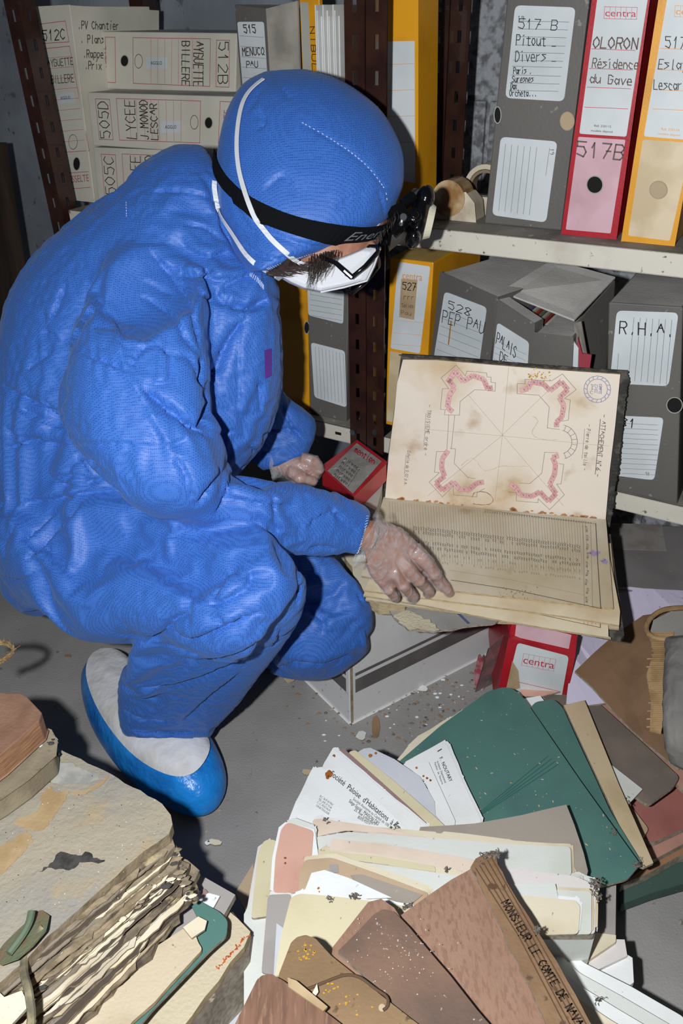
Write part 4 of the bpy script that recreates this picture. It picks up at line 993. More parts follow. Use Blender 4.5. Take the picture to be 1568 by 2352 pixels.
mb.ell(Pd(948, 548, LD-0.01), (upn*0.014, FW*0.022, fr_*0.011), BLACKP, 20, 12)
mb.cyl(Pd(952, 492, LD-0.043), FW, 0.010, 0.02, BLACKP, 20); mb.cyl(Pd(952, 492, LD-0.046), FW, 0.0055, 0.004, BLACKP, 16)
mb.ell(Pd(979, 431, LD-0.02), (upn*0.003, FW*0.003, fr_*0.003), STEEL, 10, 6)
fuse_me = fuse(mb, 'lamp_housing', 0.0012, 4, 0.5, M=BLACKP); link_mesh('lamp_housing', fuse_me, headband)
mb = MB(); mb.cyl(Pd(972, 506, LD)+(-fr_ if fr_.dot(RT) < 0 else fr_)*0.004, (fr_ if fr_.dot(RT) > 0 else -fr_), 0.027, 0.010, mat('lamp_lens', '#d9d3bd', 0.2), 28, 0.022)
o = mb.build('lamp_lens', headband); o['label'] = 'cream lamp lens'
# --- hair
mb = MB(); random.seed(5)
loft(mb, [(612, 600, 705, 585, 1.15, .080), (606, 628, 700, 606, 1.15, .080), (640, 640, 745, 592, 1.15, .078), (668, 634, 778, 582, 1.15, .070)], HAIR)
for k in range(85):
    u = random.random(); x0_ = 712+62*u+random.uniform(-5, 5); y0_ = 588-14*u+random.uniform(-3, 6)
    d0 = 1.060+random.uniform(-0.003, 0.008)
    L_ = random.uniform(55, 92)*(1-0.35*u); dx = random.gauss(-6-20*u, 7)
    P = [Pd(x0_+dx*t*t+5*math.sin(t*2.8+k*.05), y0_+L_*t, d0-0.003*math.sin(t*3)) for t in [i/8 for i in range(9)]]
    mb.tube(P, [0.00042*(1-0.85*i/8)+0.00006 for i in range(9)], HAIR, 4)
for k in range(60):
    t0 = random.random(); x0_ = 606+100*t0; y0_ = 630-26*t0+random.uniform(-4, 4)
    P = [Pd(x0_+i*12, y0_+i*1.2+2*math.sin(i+k), 1.066-0.0006*i) for i in range(6)]
    mb.tube(P, [.0005, .0005, .0005, .0004, .0003, .0001], HAIR, 4)
for k in range(22):
    x0_ = 862+random.uniform(0, 50); y0_ = 548-(x0_-862)*1.35+random.uniform(-6, 6)
    P = [Pd(x0_, y0_, 1.085), Pd(x0_+random.uniform(0, 5), y0_+10, 1.083), Pd(x0_+random.uniform(-4, 4), y0_+22, 1.085)]
    mb.tube(P, [.0005, .0004, .0001], HAIR, 4)
mb.build('hair', person)
# --- mask
mb = MB()
poly_ = [(636, 634), (662, 650), (694, 664), (735, 672), (790, 660), (846, 645), (862, 612), (876, 567), (850, 563), (815, 578), (778, 592), (735, 606), (690, 612), (650, 620)]
cx = sum(p[0] for p in poly_)/len(poly_); cy = sum(p[1] for p in poly_)/len(poly_)
rings = []
for d, k in ((1.068, .78), (1.073, .93), (1.088, .99), (1.13, 1.0), (1.17, 1.0), (1.22, 1.0), (1.245, .95), (1.255, .8)):
    rings.append([Pd(cx+(x-cx)*k, cy+(y-cy)*k, d) for x, y in poly_])
n = len(poly_); vs = [p for r_ in rings for p in r_]; fs = [(j*n+k, j*n+(k+1) % n, (j+1)*n+(k+1) % n, (j+1)*n+k) for j in range(len(rings)-1) for k in range(n)]+[tuple(range(n)), tuple(range((len(rings)-1)*n, len(rings)*n))]
mb.mesh(vs, fs, MASKM); mk = mb.build('face_mask', person, bevel=0.0015)
mk['label'] = 'white folded face mask'
mb = MB(); mb.tube([Pd(x, y, 1.066) for x, y in ((872, 572), (858, 612), (842, 645), (790, 660), (736, 671))], 0.0012, MASKM, 6); mb.build('mask_seam', mk)
ALL2 = joined(coverall, hood, body, mk, headband)
def strap(pts, off, wid):
    D = densify(pts, 6); P = []; N_ = []; HB2 = HB
    for p in D:
        h, q = hit(ALL2, p[0], p[1])
        if h is None: h = Pd(p[0], p[1], 1.07); q = -FW
        if q.dot(EYE-h) < 0: q = -q
        P.append(h+q*off); N_.append(q)
    for _ in range(14): P = [P[0]]+[(P[i-1]+P[i]*2+P[i+1])/4 for i in range(1, len(P)-1)]+[P[-1]]
    s = MB(); A = []; B = []
    for i, p in enumerate(P):
        t = (P[min(i+1, len(P)-1)]-P[max(i-1, 0)]).normalized(); x = t.cross(N_[i]).normalized()*wid*0.5; A.append(p-x); B.append(p+x)
    s.band(A, B, N_, 0.0011, WSTRAP); return s.build('elastic_strap', mk)
strap([(607, 188), (583, 205), (562, 235), (552, 280), (548, 330), (551, 380), (562, 430), (580, 482), (602, 525), (640, 568), (680, 596), (712, 614)], 0.004, 0.0068)
strap([(490, 418), (492, 450), (502, 480), (522, 510), (545, 545), (565, 580), (590, 608), (620, 632), (645, 644)], 0.004, 0.0068)
# --- glasses
mb = MB()
lens = [Pd(808, 637, 1.058), Pd(838, 612, 1.055), Pd(868, 578, 1.060), Pd(866, 566, 1.070), Pd(850, 566, 1.075), Pd(822, 596, 1.075), Pd(800, 618, 1.075), Pd(796, 630, 1.065)]
mb.tube(lens, 0.0032, BLACKP, 8, closed=True)
mb.tube([Pd(868, 570, 1.10), Pd(872, 572, 1.14), Pd(866, 574, 1.16)], 0.0025, BLACKP, 8)
mb.tube([p+FW*0.075+RT*0.002 for p in lens], 0.0032, BLACKP, 8, closed=True)
gf = mb.build('glasses', person, smooth=True)
mb = MB(); mb.tube([Pd(808, 638, 1.056), Pd(790, 622, 1.054), Pd(770, 604, 1.055), Pd(735, 590, 1.060)], [0.0036, 0.0034, 0.003, .0028], BLACKP, 8); mb.build('temple', gf)
mb = MB(); mb.poly([p for p in lens], mat('lens_glass', '#ffffff', 0.02, alpha=0.12)); mb.build('lens', gf)
# --- overshoes: white uppers gathered at the ankle, blue plastic soles
OSW = mat('overshoe_white', '#d9d9dc', 0.6, '#b3a892', 9, (0.5, 0.8), bump2=0.5, b2scale=30)
OSB = mat('overshoe_blue', '#1f88de', 0.3, '#1572c6', 20, bump=0.4, bscale=200, bump2=0.5, b2scale=35)
def overshoe(outline, top, dz0, dz1, name='shoe_cover'):
    # outline: sole contour on the floor in photo points; upper: loft to the ankle
    base = [Pz(x, y, 0.004) for x, y in outline]; c = sum(base, Vector())/len(base)
    n = len(base)
    def ring(k, z, toward=None, t=0):
        out = []
        for p in base:
            q = c+(p-c)*k; q.z = z
            if toward is not None: q = q.lerp(toward, t)
            if z > .01: q = q+noise.noise_vector(Vector((q.x*26, q.y*26, z*30)))*0.0055
            out.append(q)
        return out
    tp = Pd(*top)
    lvl = [ring(.97, .002), ring(1.03, .02), ring(1.01, .05), ring(.95, .074, tp, .03), ring(.87, .086, tp, .08)]
    g = MB(); vs = [p for r_ in lvl for p in r_]; fs = [(j*n+k, j*n+(k+1) % n, (j+1)*n+(k+1) % n, (j+1)*n+k) for j in range(4) for k in range(n)]+[tuple(range(n))]
    g.mesh(vs, fs, OSB)
    o = g.build(name, person, smooth=True); o['label'] = 'shoe cover, blue sole and white gathered upper'
    ss = o.modifiers.new('s', 'SUBSURF'); ss.levels = 2; ss.render_levels = 2
    g = MB(); up = [ring(.90, .083, tp, .05), ring(.85, .099, tp, .10), ring(.77, .106, tp, .22), ring(.68, .11, tp, .38), ring(.62, .115, tp, .55), ring(.56, .12, tp, .75)]
    for j, r_ in enumerate(up):
        for k in range(n):
            r_[k] = r_[k]+(r_[k]-c).normalized()*0.004*math.sin(k*2.7+j)*(j > 0)+Vector((0, 0, (0.014*max(0, math.sin(k*0.9+1.2)) if j == 0 else 0)))
    vs = [p for r_ in up for p in r_]; fs = [(j*n+k, j*n+(k+1) % n, (j+1)*n+(k+1) % n, (j+1)*n+k) for j in range(5) for k in range(n)]
    g.mesh(vs, fs, OSW); u = g.build('shoe_upper', o, smooth=True); u['label'] = 'white gathered upper'
    ss = u.modifiers.new('s', 'SUBSURF'); ss.levels = 2; ss.render_levels = 2
    return o
overshoe([(200, 1565), (190, 1610), (215, 1690), (260, 1760), (320, 1830), (400, 1876), (455, 1890), (500, 1872), (524, 1820), (512, 1765), (480, 1715), (430, 1680), (380, 1640), (330, 1590), (280, 1545), (235, 1540)], (375, 1650, 1.40), 0, 0)
overshoe([(560, 1500), (575, 1535), (620, 1545), (680, 1545), (730, 1530), (745, 1500), (720, 1480), (650, 1470), (590, 1480)], (650, 1475, 1.56), 0, 0)
# ------------------------------------------------------------------ paper things
def grey(h, k=0.22):
    if h is None: return None
    c = [int(h[i:i+2], 16) for i in (1, 3, 5)]; m_ = sum(c)/3
    return '#'+''.join('%02x' % round(x+(m_-x)*k) for x in c)
def paper(name, col, stain=None, sp="#a08f74", **k):
    col, stain, sp = grey(col), grey(stain), grey(sp)
    return mat('paper_'+name, col, k.pop('rough', 0.75), stain, k.pop('nscale', 9), k.pop('ncut', (0.5, 0.75)), sp, k.pop('n3scale', 120), k.pop("n3cut", (0.70, 0.75)), bump=k.pop('bump', 0.12), bump2=k.pop('bump2', 0.22), b2scale=k.pop('b2scale', 8), **k)
P_WHITE = paper('white', '#eef0ef', '#dedfd8'); P_GREENW = paper('greenish', '#dde0d8', '#cfd3c2', '#b9b4a2'); P_PEACH = paper('peach', '#ead3bd', '#dbbd9f'); P_YEL = paper('yellow', '#dfd2a6', '#d0c08e')
P_CREAM = paper('cream', '#e8d9b8', '#cdb88c'); P_PINK = paper('pink', '#e2a78f', '#cf8f78'); P_TAUPE = paper('taupe', '#a89b8c', '#958779', '#c9bfae'); P_GREY = paper('grey', '#a8a09a', '#8d857e')
P_KRAFT = paper('kraft', '#a07a55', '#82613f', '#c8b08a'); P_TAN = paper('tan', '#d3b98c', '#bda070'); P_ORTAN = paper('ortan', '#c9a983', '#b08e66'); P_GREEN = paper('green', '#4a8074', '#3f706c', '#8fb0a0', n3scale=160, n3cut=(0.71, 0.74))
P_DKGREEN = paper('dkgreen', '#3d5b50', '#33483f'); P_GB = paper('greybrown', '#76685d', '#8a7766', '#5c5048', nscale=14); P_SALMON = paper('salmon', '#c98d78', '#b07560'); P_RED = paper('redpink', '#b5655a', '#9b5248')
P_ORBR = paper('orangebrown', '#a9744a', '#8c5c38'); P_MAUVE = paper('mauve', '#a07c78', '#8a6866'); P_BLUEG = paper('bluegrey', '#c9ccd6', '#b5b9c6'); P_PINKW = paper('pinkwhite', '#e3dbd6', '#d6cbc5')
P_LILAC = paper('lilac', '#c6bbd6', '#b3a6c8', '#8f8796'); RUST = mat('rust', '#8a4a17', 0.8, '#b5702c', 60)
WOODF = mat('wood_grain_brown', '#9a7458', 0.7, '#7d5940', 60, (0.35, 0.6), '#b8967a', 150, (0.6, 0.7), bump=0.2, stretch=(1, .12, 1))
EDGE = mat('cut_paper_edge', '#a3998a', 0.9, '#877c6c', 150)
def edge_noise(q, rag, step):
    out = []
    n = len(q)
    for i in range(n):
        a, b = q[i], q[(i+1) % n]; L = (b-a).length; k = max(1, int(L/step))
        for j in range(k):
            p = a.lerp(b, j/k)
            if j: p = p+Vector((random.uniform(-rag, rag), random.uniform(-rag, rag), 0))
            out.append(p)
    return out
def sheet_geo(pts, z, th, M, Mside=None, curl=0.0, rag=0.0, step=0.02, sub=True, slope=None, seed=0, z_at=None):
    """flat or gently curled sheet; pts in the photo, z = height of its top (scalar or one per corner)"""
    if isinstance(z, (int, float)): q = [Pz(x, y, z) for x, y in pts]
    else: q = [Pz(p[0], p[1], zz_) for p, zz_ in zip(pts, z)]
    if rag: q = edge_noise(q, rag, step)
    bm = bmesh.new(); vs = [bm.verts.new(p) for p in q]; f = bm.faces.new(vs)
    if curl:
        bmesh.ops.triangulate(bm, faces=[f])
        for _ in range(2): bmesh.ops.subdivide_edges(bm, edges=[e for e in bm.edges if e.calc_length() > 0.03], cuts=1, use_grid_fill=True)
        bmesh.ops.triangulate(bm, faces=[g for g in bm.faces if len(g.verts) > 4])
        for v in bm.verts:
            v.co.z += curl*noise.noise(Vector((v.co.x*9+seed*3.1, v.co.y*9, seed*1.7)))
    bm.normal_update()
    if sum(g.normal.z for g in bm.faces) < 0: bmesh.ops.reverse_faces(bm, faces=bm.faces)
    top = list(bm.faces)
    r = bmesh.ops.extrude_face_region(bm, geom=top, use_keep_orig=True)
    nv = [g for g in r['geom'] if isinstance(g, bmesh.types.BMVert)]; nf = set(g for g in r['geom'] if isinstance(g, bmesh.types.BMFace))
    # original faces stay as top; the extruded copy becomes the underside
    for v in nv: v.co.z -= th
    bm.verts.index_update(); bm.faces.ensure_lookup_table()
    tops = set(top)
    V = [v.co.copy() for v in bm.verts]
    F1 = [tuple(v.index for v in g.verts) for g in bm.faces if g in tops or g in nf]
    F2 = [tuple(v.index for v in g.verts) for g in bm.faces if not (g in tops or g in nf)]
    bm.free()
    return V, F1, F2
def round_px(pts, r):
    out = []; n = len(pts)
    for i in range(n):
        p, a, b = Vector(pts[i]), Vector(pts[i-1]), Vector(pts[(i+1) % n])
        la, lb = (a-p).length, (b-p).length; q = min(r, la*.4, lb*.4)
        pa = p+(a-p).normalized()*q; pb = p+(b-p).normalized()*q
        if (pa-pb).length < 2.5: out.append(tuple(p)); continue
        for k in range(4):
            t = k/3; out.append(tuple(pa*(1-t)**2+p*2*t*(1-t)+pb*t*t))
    return out
def sheet(name, pts, z, th, M, label, cat='paper', group=None, Mside=None, parent=None, extra=None, lv_=0, lm_=None, **k):
    if isinstance(z, (int, float)) and cat in ('folder', 'letter') or name == 'cover': pts = round_px(pts, 9 if cat == 'folder' else 4)
    V, F1, F2 = sheet_geo(pts, z, th, M, Mside, **k)
    mb = MB(); mb.mesh(V, F1, M); mb.mesh(V, F2, Mside or EDGE)
    if isinstance(z, (int, float)): sf = Surf(Vector((0, 0, z)), (0, 0, 1))
    else: sf = Surf.of3(*[Pz(pts[i][0], pts[i][1], z[i]) for i in (0, 1, 2)])
    if extra: extra(mb, sf)
    o = mb.build(name, parent, fix=True)
    if parent is None: tag(o, label, cat, group)
    elif label: o['label'] = label
    if lv_: leaves(o, pts, z, th, lm_ or M, lv_)
    return o
def leaves(o, pts, z, th, M, n=3, dx=2.4, dy=-3.6, rag=0.0008):
    """the sheets inside a folder, each peeping out a little beyond it"""
    cx_ = sum(p[0] for p in pts)/len(pts); cy_ = sum(p[1] for p in pts)/len(pts)
    for i in range(n):
        a_ = random.uniform(-.012, .012); k = 1.0+random.uniform(-.006, .012)
        q = [(cx_+(x-cx_)*k-(y-cy_)*a_+dx*(i+1)*random.uniform(.4, 1.2), cy_+(y-cy_)*k+(x-cx_)*a_+dy*(i+1)*random.uniform(.5, 1.1)) for x, y in pts]
        V, F1, F2 = sheet_geo(q, z-th-0.0005-0.0011*i, .0006, M, rag=rag)
        mb = MB(); mb.mesh(V, F1, M); mb.mesh(V, F2, EDGE); mb.build('leaf', o)
def blob(mb, sf, x, y, r, M, off=0.002, ax=1.0):
    pts = [(x+r*math.cos(t)*random.uniform(.6, 1.2)*ax, y+r*math.sin(t)*random.uniform(.6, 1.2)) for t in [i*0.5 for i in range(12)]]
    mb.poly([sf.pt(a, b, off) for a, b in pts], M)
PAGES = mat('page_edges', '#cbb893', 0.9, '#9a8662', 300, (0.4, 0.6), '#6e5c42', 12, (0.6, 0.7), stretch=(0.3, 0.3, 6))
DIRTP = mat('rotten_pages', '#94866f', 0.95, '#564b42', 24, (0.40, 0.60), '#bba985', 45, (0.58, 0.68), bump=0.8, bscale=160, bump2=0.4, b2scale=50)
random.seed(11)
# ------------------------------------------------------------------ striped carton under the album
CARD = mat('pale_carton', '#dcdbda', 0.6, '#c9c8c6', 6, (0.45, 0.7), '#857c70', 60, (0.68, 0.73), bump=0.1)
STRIPE = mat('carton_stripe', '#5f5b5a', 0.6, '#6b6664', 20)
B0 = Pz(805, 1662, 0); BL = Pz(696, 1556, 0); BR = Pz(1168, 1476, 0); H_ = Vector((0, 0, 0.275))
t = thing('carton_box', (B0+BR)/2, 'pale grey carton with dark double stripe, standing on the floor under the album', 'carton')
mb = MB()
BK = BL+(BR-B0)
mb.hexa([B0, BR, BK, BL], H_, CARD); mb.build('carton_body', t, bevel=0.004)
def strip(a, b, z0, z1, n, M=STRIPE, o=0.0006):
    mb.hexa([a+Vector((0, 0, z0)), b+Vector((0, 0, z0)), b+Vector((0, 0, z1)), a+Vector((0, 0, z1))], n*o, M)
nR = (BR-B0).cross(Vector((0, 0, 1))).normalized(); nR = nR if nR.y < 0 else -nR
nL = (BL-B0).cross(Vector((0, 0, 1))).normalized(); nL = nL if nL.dot(EYE-B0) > 0 else -nL
mb = MB(); i1 = (BR-B0).normalized()*0.012; i2 = (BL-B0).normalized()*0.012
strip(B0+i1, BR, 0.075, 0.108, nR); strip(B0+i1, BR, 0.117, 0.124, nR); strip(B0+i2, BL, 0.075, 0.108, nL); strip(B0+i2, BL, 0.117, 0.124, nL); mb.build('printed_stripe', t)
mb = MB(); tp_ = mat('old_tape', '#a2937a', 0.35, '#857559', 40); 
mb.hexa([B0+nR*0.001, B0+i1*0.45+nR*0.001, B0+i1*0.45+nR*.001+H_, B0+nR*.001+H_], nR*0.0006, tp_); mb.build('tape', t)
# torn folder hanging out over the carton
TOP = 0.279
sheet('torn_folder', [(885, 1384), (935, 1383), (1010, 1395), (1150, 1420), (1135, 1432), (1070, 1438), (1010, 1448), (960, 1447), (930, 1440), (905, 1420)], TOP+0.012, 0.004, paper('bluegrey2', '#a9a49e', '#8f8a86', '#d5cdb8'), 'torn grey folder with frayed edge between the album and striped carton', 'folder', rag=0.003, step=0.012,
      extra=lambda mb, s: [line(mb, s, [(1050, 1408), (1075, 1432)], mat('blue_mark', '#5a6288', 0.7), 0.005, 0.001)])
sheet('torn_paper', [(905, 1412), (935, 1402), (960, 1412), (990, 1430), (1010, 1446), (985, 1448), (935, 1444), (915, 1430)], TOP+0.017, 0.004, paper('tornedge', '#d9cba9', '#b9a988', '#8e8068', bump=0.8), 'ragged cream scrap of torn paper under the album edge', 'paper', rag=0.004, step=0.007)
sheet('old_papers', [(790, 1275), (850, 1262), (950, 1350), (930, 1385), (870, 1382), (836, 1362)], TOP+0.03, 0.028, P_CREAM, 'bundle of cream papers under the gloved hand and album', 'papers', Mside=PAGES, rag=0.003)
sheet('old_papers', [(880, 1200), (1330, 1215), (1330, 1420), (1150, 1412), (900, 1380)], TOP+0.02, 0.02, P_GREY, 'grey paper bundle filling the gap under the album', 'papers', Mside=PAGES)
# ------------------------------------------------------------------ the album
COVER = mat('album_cover', '#3a3834', 0.85, '#5d5850', 60, (0.5, 0.65), '#1f1d1b', 25, bump=0.6, bscale=200)
PAGE = mat('album_page', '#f1e4d3', 0.7, '#d9c09c', 6.5, (0.47, 0.66), '#bd9a72', 13, (0.60, 0.78), bump=0.1)
PAGE2 = mat('album_page_grey', '#cfc3ae', 0.75, '#b5a281', 7, (0.42, 0.7), '#94805f', 18, (0.64, 0.78), bump=0.1)
PAGE3 = mat('album_page_pale', '#dccdb0', 0.75, '#c0a67e', 9, (0.45, 0.7), bump=0.1)
hL = Pz(874, 1148, .375); hR = Pz(1392, 1196, .405); fL = Pz(820, 1330, .352); fR = Pz(1412, 1385, .372)
LOW = Surf.of3(hL, hR, fR); 
alb = thing('album', (hL+fR)/2+Vector((0, 0, -0.05)), 'large open album of stained ledger sheets with a pink plan drawing, lying on the carton', 'album')
upv_ = (Pd(1425, 862, 1.385)); UPS = Surf.of3(hL, hR, Pd(1418, 862, depth_of(hR)+0.0))
# lean the raised leaf back so that it rests against the shelf edge
d_h = (hR-hL).normalized(); nrm0 = d_h.cross(Vector((0, 0, 1))).normalized(); nrm0 = nrm0 if nrm0.dot(EYE-hL) > 0 else -nrm0
UPS = Surf(hL, nrm0+Vector((0, 0, 0.10)))
mb = MB(); q = [UPS.pt(x, y, -0.008) for x, y in ((918, 817), (1060, 826), (1180, 838), (1300, 848), (1440, 856), (1432, 960), (1418, 1080), (1400, 1215), (872, 1165), (895, 1000))]
mb.hexa(q, -UPS.n*0.008, COVER); 
random.seed(21)
for k in range(60):
    t_ = k/60; x = 916+t_*524; y = 818+t_*40
    p = UPS.pt(x, y, -0.008); r_ = random.uniform(.001, .003); mb.ell(p, (Vector((r_*2, 0, 0)), Vector((0, r_, 0)), Vector((0, 0, r_))), COVER, 6, 4)
for k in range(45):
    t_ = k/45; x = 1440-t_*42; y = 858+t_*350
    p = UPS.pt(x, y, -0.008); r_ = random.uniform(.001, .003); mb.ell(p, (Vector((r_*2, 0, 0)), Vector((0, r_, 0)), Vector((0, 0, r_*2))), COVER, 6, 4)
mb.build('front_cover', alb)
mb = MB(); q = [UPS.pt(x, y, 0.0) for x, y in ((925, 826), (1000, 827), (1130, 838), (1250, 848), (1424, 860), (1412, 980), (1400, 1080), (1390, 1198), (1240, 1182), (1060, 1166), (884, 1143), (893, 1040), (905, 950), (912, 880))]
mb.hexa(q, -UPS.n*0.007, PAGE, PAGES)
S1 = UPS
PINKW = mat('plan_pink', '#ecbab8', 0.8, '#dfa5a4', 40); LN = mat('plan_line', '#8b8078', 0.8); LN2 = mat('plan_thin', '#bdb0a0', 0.8); STAMP = mat('stamp_blue', '#8a8fb8', 0.8)
def Z2(p): return (860+p[0]/2.2147, 800+p[1]/2.2147)
def pl(pts, M, w=0.0007, off=0.0007): line(mb, S1, [Z2(p) for p in pts], M, w, off)
for a in ([(682, 95), (650, 440), (612, 775)], [(270, 412), (648, 445), (1190, 497)], [(478, 238), (655, 445), (960, 800)], [(272, 748), (640, 450), (950, 150)]): pl(a, LN2, 0.0006)
for a in ([(355, 338), (432, 340), (435, 270), (510, 210), (555, 212)], [(378, 340), (368, 512)], [(408, 340), (390, 512)], [(385, 508), (412, 512), (405, 585), (475, 657), (512, 662)], [(725, 230), (835, 238), (888, 298), (878, 405), (940, 412)], [(930, 530), (865, 528), (850, 635), (790, 687), (735, 685)]): pl(a, LN, 0.0007)
for a in ([(570, 125), (470, 115), (462, 140), (415, 85), (338, 150), (378, 205), (345, 205), (335, 310), (360, 312), (355, 335)], [(570, 125), (572, 145), (592, 147), (592, 172), (615, 175), (612, 218), (555, 212)], [(725, 180), (765, 180), (765, 158), (900, 165), (955, 130), (1025, 210), (965, 255), (995, 262), (985, 365), (950, 370)], [(725, 180), (725, 230)],
          [(360, 525), (315, 525), (305, 630), (330, 632), (278, 680), (345, 755), (400, 700), (402, 745), (520, 755), (520, 735), (560, 712)], [(680, 730), (722, 735), (720, 775), (830, 785), (832, 765), (890, 820), (965, 745), (925, 690), (948, 690), (962, 590), (935, 585)]): pl(a, LN, 0.0007)
def arc(r, a0=-78, a1=80): return [(943+r*math.cos(math.radians(a)), 476+r*math.sin(math.radians(a))) for a in range(a0, a1, 8)]
pl(arc(88), LN, .0008); pl(arc(60), LN, .0008)
for a in range(-70, 80, 20): pl([(943+60*math.cos(math.radians(a)), 476+60*math.sin(math.radians(a))), (943+88*math.cos(math.radians(a)), 476+88*math.sin(math.radians(a)))], LN, .0007)
for a in ([(372, 172), (412, 115), (450, 168), (500, 138), (555, 158), (575, 205), (600, 200)], [(378, 160), (405, 200), (380, 240), (370, 300), (397, 322)], [(742, 215), (780, 205), (795, 170), (860, 182), (892, 215), (950, 170), (982, 210), (940, 250), (962, 290), (952, 350), (925, 375), (925, 400)],
          [(374, 520), (345, 560), (340, 605), (356, 650), (312, 685), (345, 722), (400, 680), (430, 715), (480, 720), (520, 685), (555, 680)], [(690, 690), (720, 712), (742, 745), (800, 752), (840, 730), (885, 778), (922, 738), (890, 692), (915, 640), (920, 590), (905, 555), (935, 545)]):
    P = a
    for i in range(len(P)-1):
        p, q2 = Vector(P[i]), Vector(P[i+1]); L = (q2-p).length; k = max(1, round(L/34))
        for j in range(k):
            u, v = p.lerp(q2, j/k), p.lerp(q2, (j+1)/k); d_ = (v-u).normalized(); nn = Vector((-d_.y, d_.x))*12
            cs = [u-nn, v-nn, v+nn, u+nn]; mb.poly([S1.pt(*Z2(c), 0.0003+0.00001*i) for c in cs], PINKW)
            pl([tuple(c) for c in cs]+[tuple(cs[0])], mat('plan_block_line', '#c98f8c', 0.8), 0.0005)
            m_ = (u+v)/2; pl([(m_.x-5, m_.y-6), (m_.x+4, m_.y+5)], LN, .0008); pl([(m_.x+4, m_.y-5), (m_.x-2, m_.y+2)], LN, .0008)
def vtext(s, a, b, upx, M, w): pen(mb, S1, s, Z2(a), Z2(b), (Z2(a)[0]+upx, Z2(a)[1]+1), M, w, 0.0007)
DIN = mat('drawing_ink', '#6b5f56', 0.8)
vtext('- ATTACHEMENT N°6 -', (1157, 335), (1122, 655), 10, DIN, .0009); pl([(1148, 360), (1122, 640)], DIN, .0009)
vtext('- Pierre de taille -', (1083, 385), (1058, 620), 8, DIN, .0007); pl([(1068, 410), (1055, 560)], LN, .0006)
vtext('- TROISIEME ordre -', (272, 285), (250, 545), 8, DIN, .0007); pl([(262, 330), (250, 500)], LN, .0006); vtext('Echelle de 0,02 p.m.', (168, 520), (150, 700), 7, DIN, .0006); pl([(160, 540), (152, 640)], LN, .0006)
for r_ in (68, 52): pl([(1132+r_*math.cos(t_/20*6.2832), 208+r_*math.sin(t_/20*6.2832)) for t_ in range(21)], STAMP, .0009)
for i, tx in enumerate(('COMPTE', 'DE', 'PAU')): vtext(tx, (1142-i*22, 180), (1140-i*22, 232), 6, STAMP, .0007)
for k in range(16):
    a = k/16*6.2832; pl([(1132+56*math.cos(a), 208+56*math.sin(a)), (1132+64*math.cos(a+.08), 208+64*math.sin(a+.08))], STAMP, .001)
STN = mat('tide_mark', '#c9a878', 0.8); VIO = mat('violet_stain', '#b7a0c4', 0.8); RST = mat('rust_stain', '#b98150', 0.85, '#cda274', 80)
def curve_stain(pts, M, w, off=.0004):
    D = densify([Z2(p) for p in pts], 4); P = [S1.pt(x+random.uniform(-1, 1), y+random.uniform(-1, 1), off) for x, y in D]
    for a, b in zip(P[:-1], P[1:]): stroke(mb, [a, b], S1.n, w*random.uniform(.5, 1.4), M)
TM = mat('tide_line', '#dcc7a8', 0.85)
curve_stain([(800, 345), (830, 370), (800, 430), (850, 460), (930, 465)], TM, .0009); curve_stain([(440, 595), (500, 560), (560, 620), (640, 600), (700, 600), (780, 600)], TM, .0009)
curve_stain([(495, 760), (510, 735), (560, 730), (600, 760), (590, 790), (540, 795), (500, 790)], mat('tide_dark', '#a58a68', .85), .0012)
for k in range(60):
    u = random.random(); x = 110+u*1050; y = 762+u*105+random.uniform(-4, 6)
    if random.random() < .75 and not (300 < x < 460 or 700 < x < 900 or x > 1000 or x < 230): continue
    blob(mb, S1, *Z2((x, y)), random.uniform(1.5, 5), RST, 0.0005, 1.8)
for k in range(36): blob(mb, S1, *Z2((random.uniform(780, 900), random.gauss(140, 14))), random.uniform(.8, 2.5), mat('ochre_stain', '#c79a3e', .8), 0.0009)
mb.build('plan_page', alb)
# lower leaf with its ruled table
mb = MB(); hp = [(881, 1145), (1060, 1166), (1240, 1184), (1391, 1197)]; fp = [(1408, 1400), (1300, 1388), (1150, 1372), (1000, 1356), (830, 1326)]
def LW(k, pts): return [LOW.pt(x, y, k) for x, y in pts]
q = LW(0.004, hp+fp); mb.hexa(q, -LOW.n*0.005, PAGE2, PAGES); S1 = Surf(LOW.p+LOW.n*0.004, LOW.n)
TL_ = mat('table_line', '#8d8676', 0.8); TD = mat('table_dark', '#4e4a42', 0.8)
for i in range(72):
    x = 75+i*14; y0 = 772+(x-60)*0.094; k = min(1, (x-60)/300)
    pl([(x, y0+8), (x+8, y0+ (120 if i % 3 else 150)), (x+14, y0+ (210+80*k))], TL_, .0004)
for i in range(70):
    x = 200+i*12.2; b = 905+(x-200)*.115
    for rr_, (o_, hgt, pr) in enumerate(((0, 18, .9), (22, 14, .8), (70, 14, .75), (95, 14, .8), (128, 12, .6), (165, 10, .5))):
        if random.random() < pr:
            y = b+o_+random.uniform(-3, 3); pl([(x-3, y), (x+3, y+hgt*.3), (x-2, y+hgt*.6), (x+3, y+hgt)], TD if rr_ < 4 else TL_, .0007)
for i in range(44): x = 560+i*12.5; y = 828+(x-560)*.105; pl([(x, y), (x+4, y+5), (x-1, y+9)], TD, .0006)
pl([(390, 1180), (700, 1228), (1150, 1325)], TD, .0012); pl([(1124, 892), (1135, 1100), (1150, 1325)], TD, .0012); pl([(1058, 900), (1066, 1310)], TL_, .0007); pl([(1098, 900), (1108, 1320)], TL_, .0007); pl([(560, 822), (820, 858), (1122, 893)], TD, .0007)
pl([(380, 1130), (700, 1180), (1060, 1255)], TL_, .0006)
for i in range(9): vtext('vriron', (1066+random.uniform(0, 18), 905+i*45), (1068+random.uniform(0, 10), 935+i*45), 6, DIN, .0006)
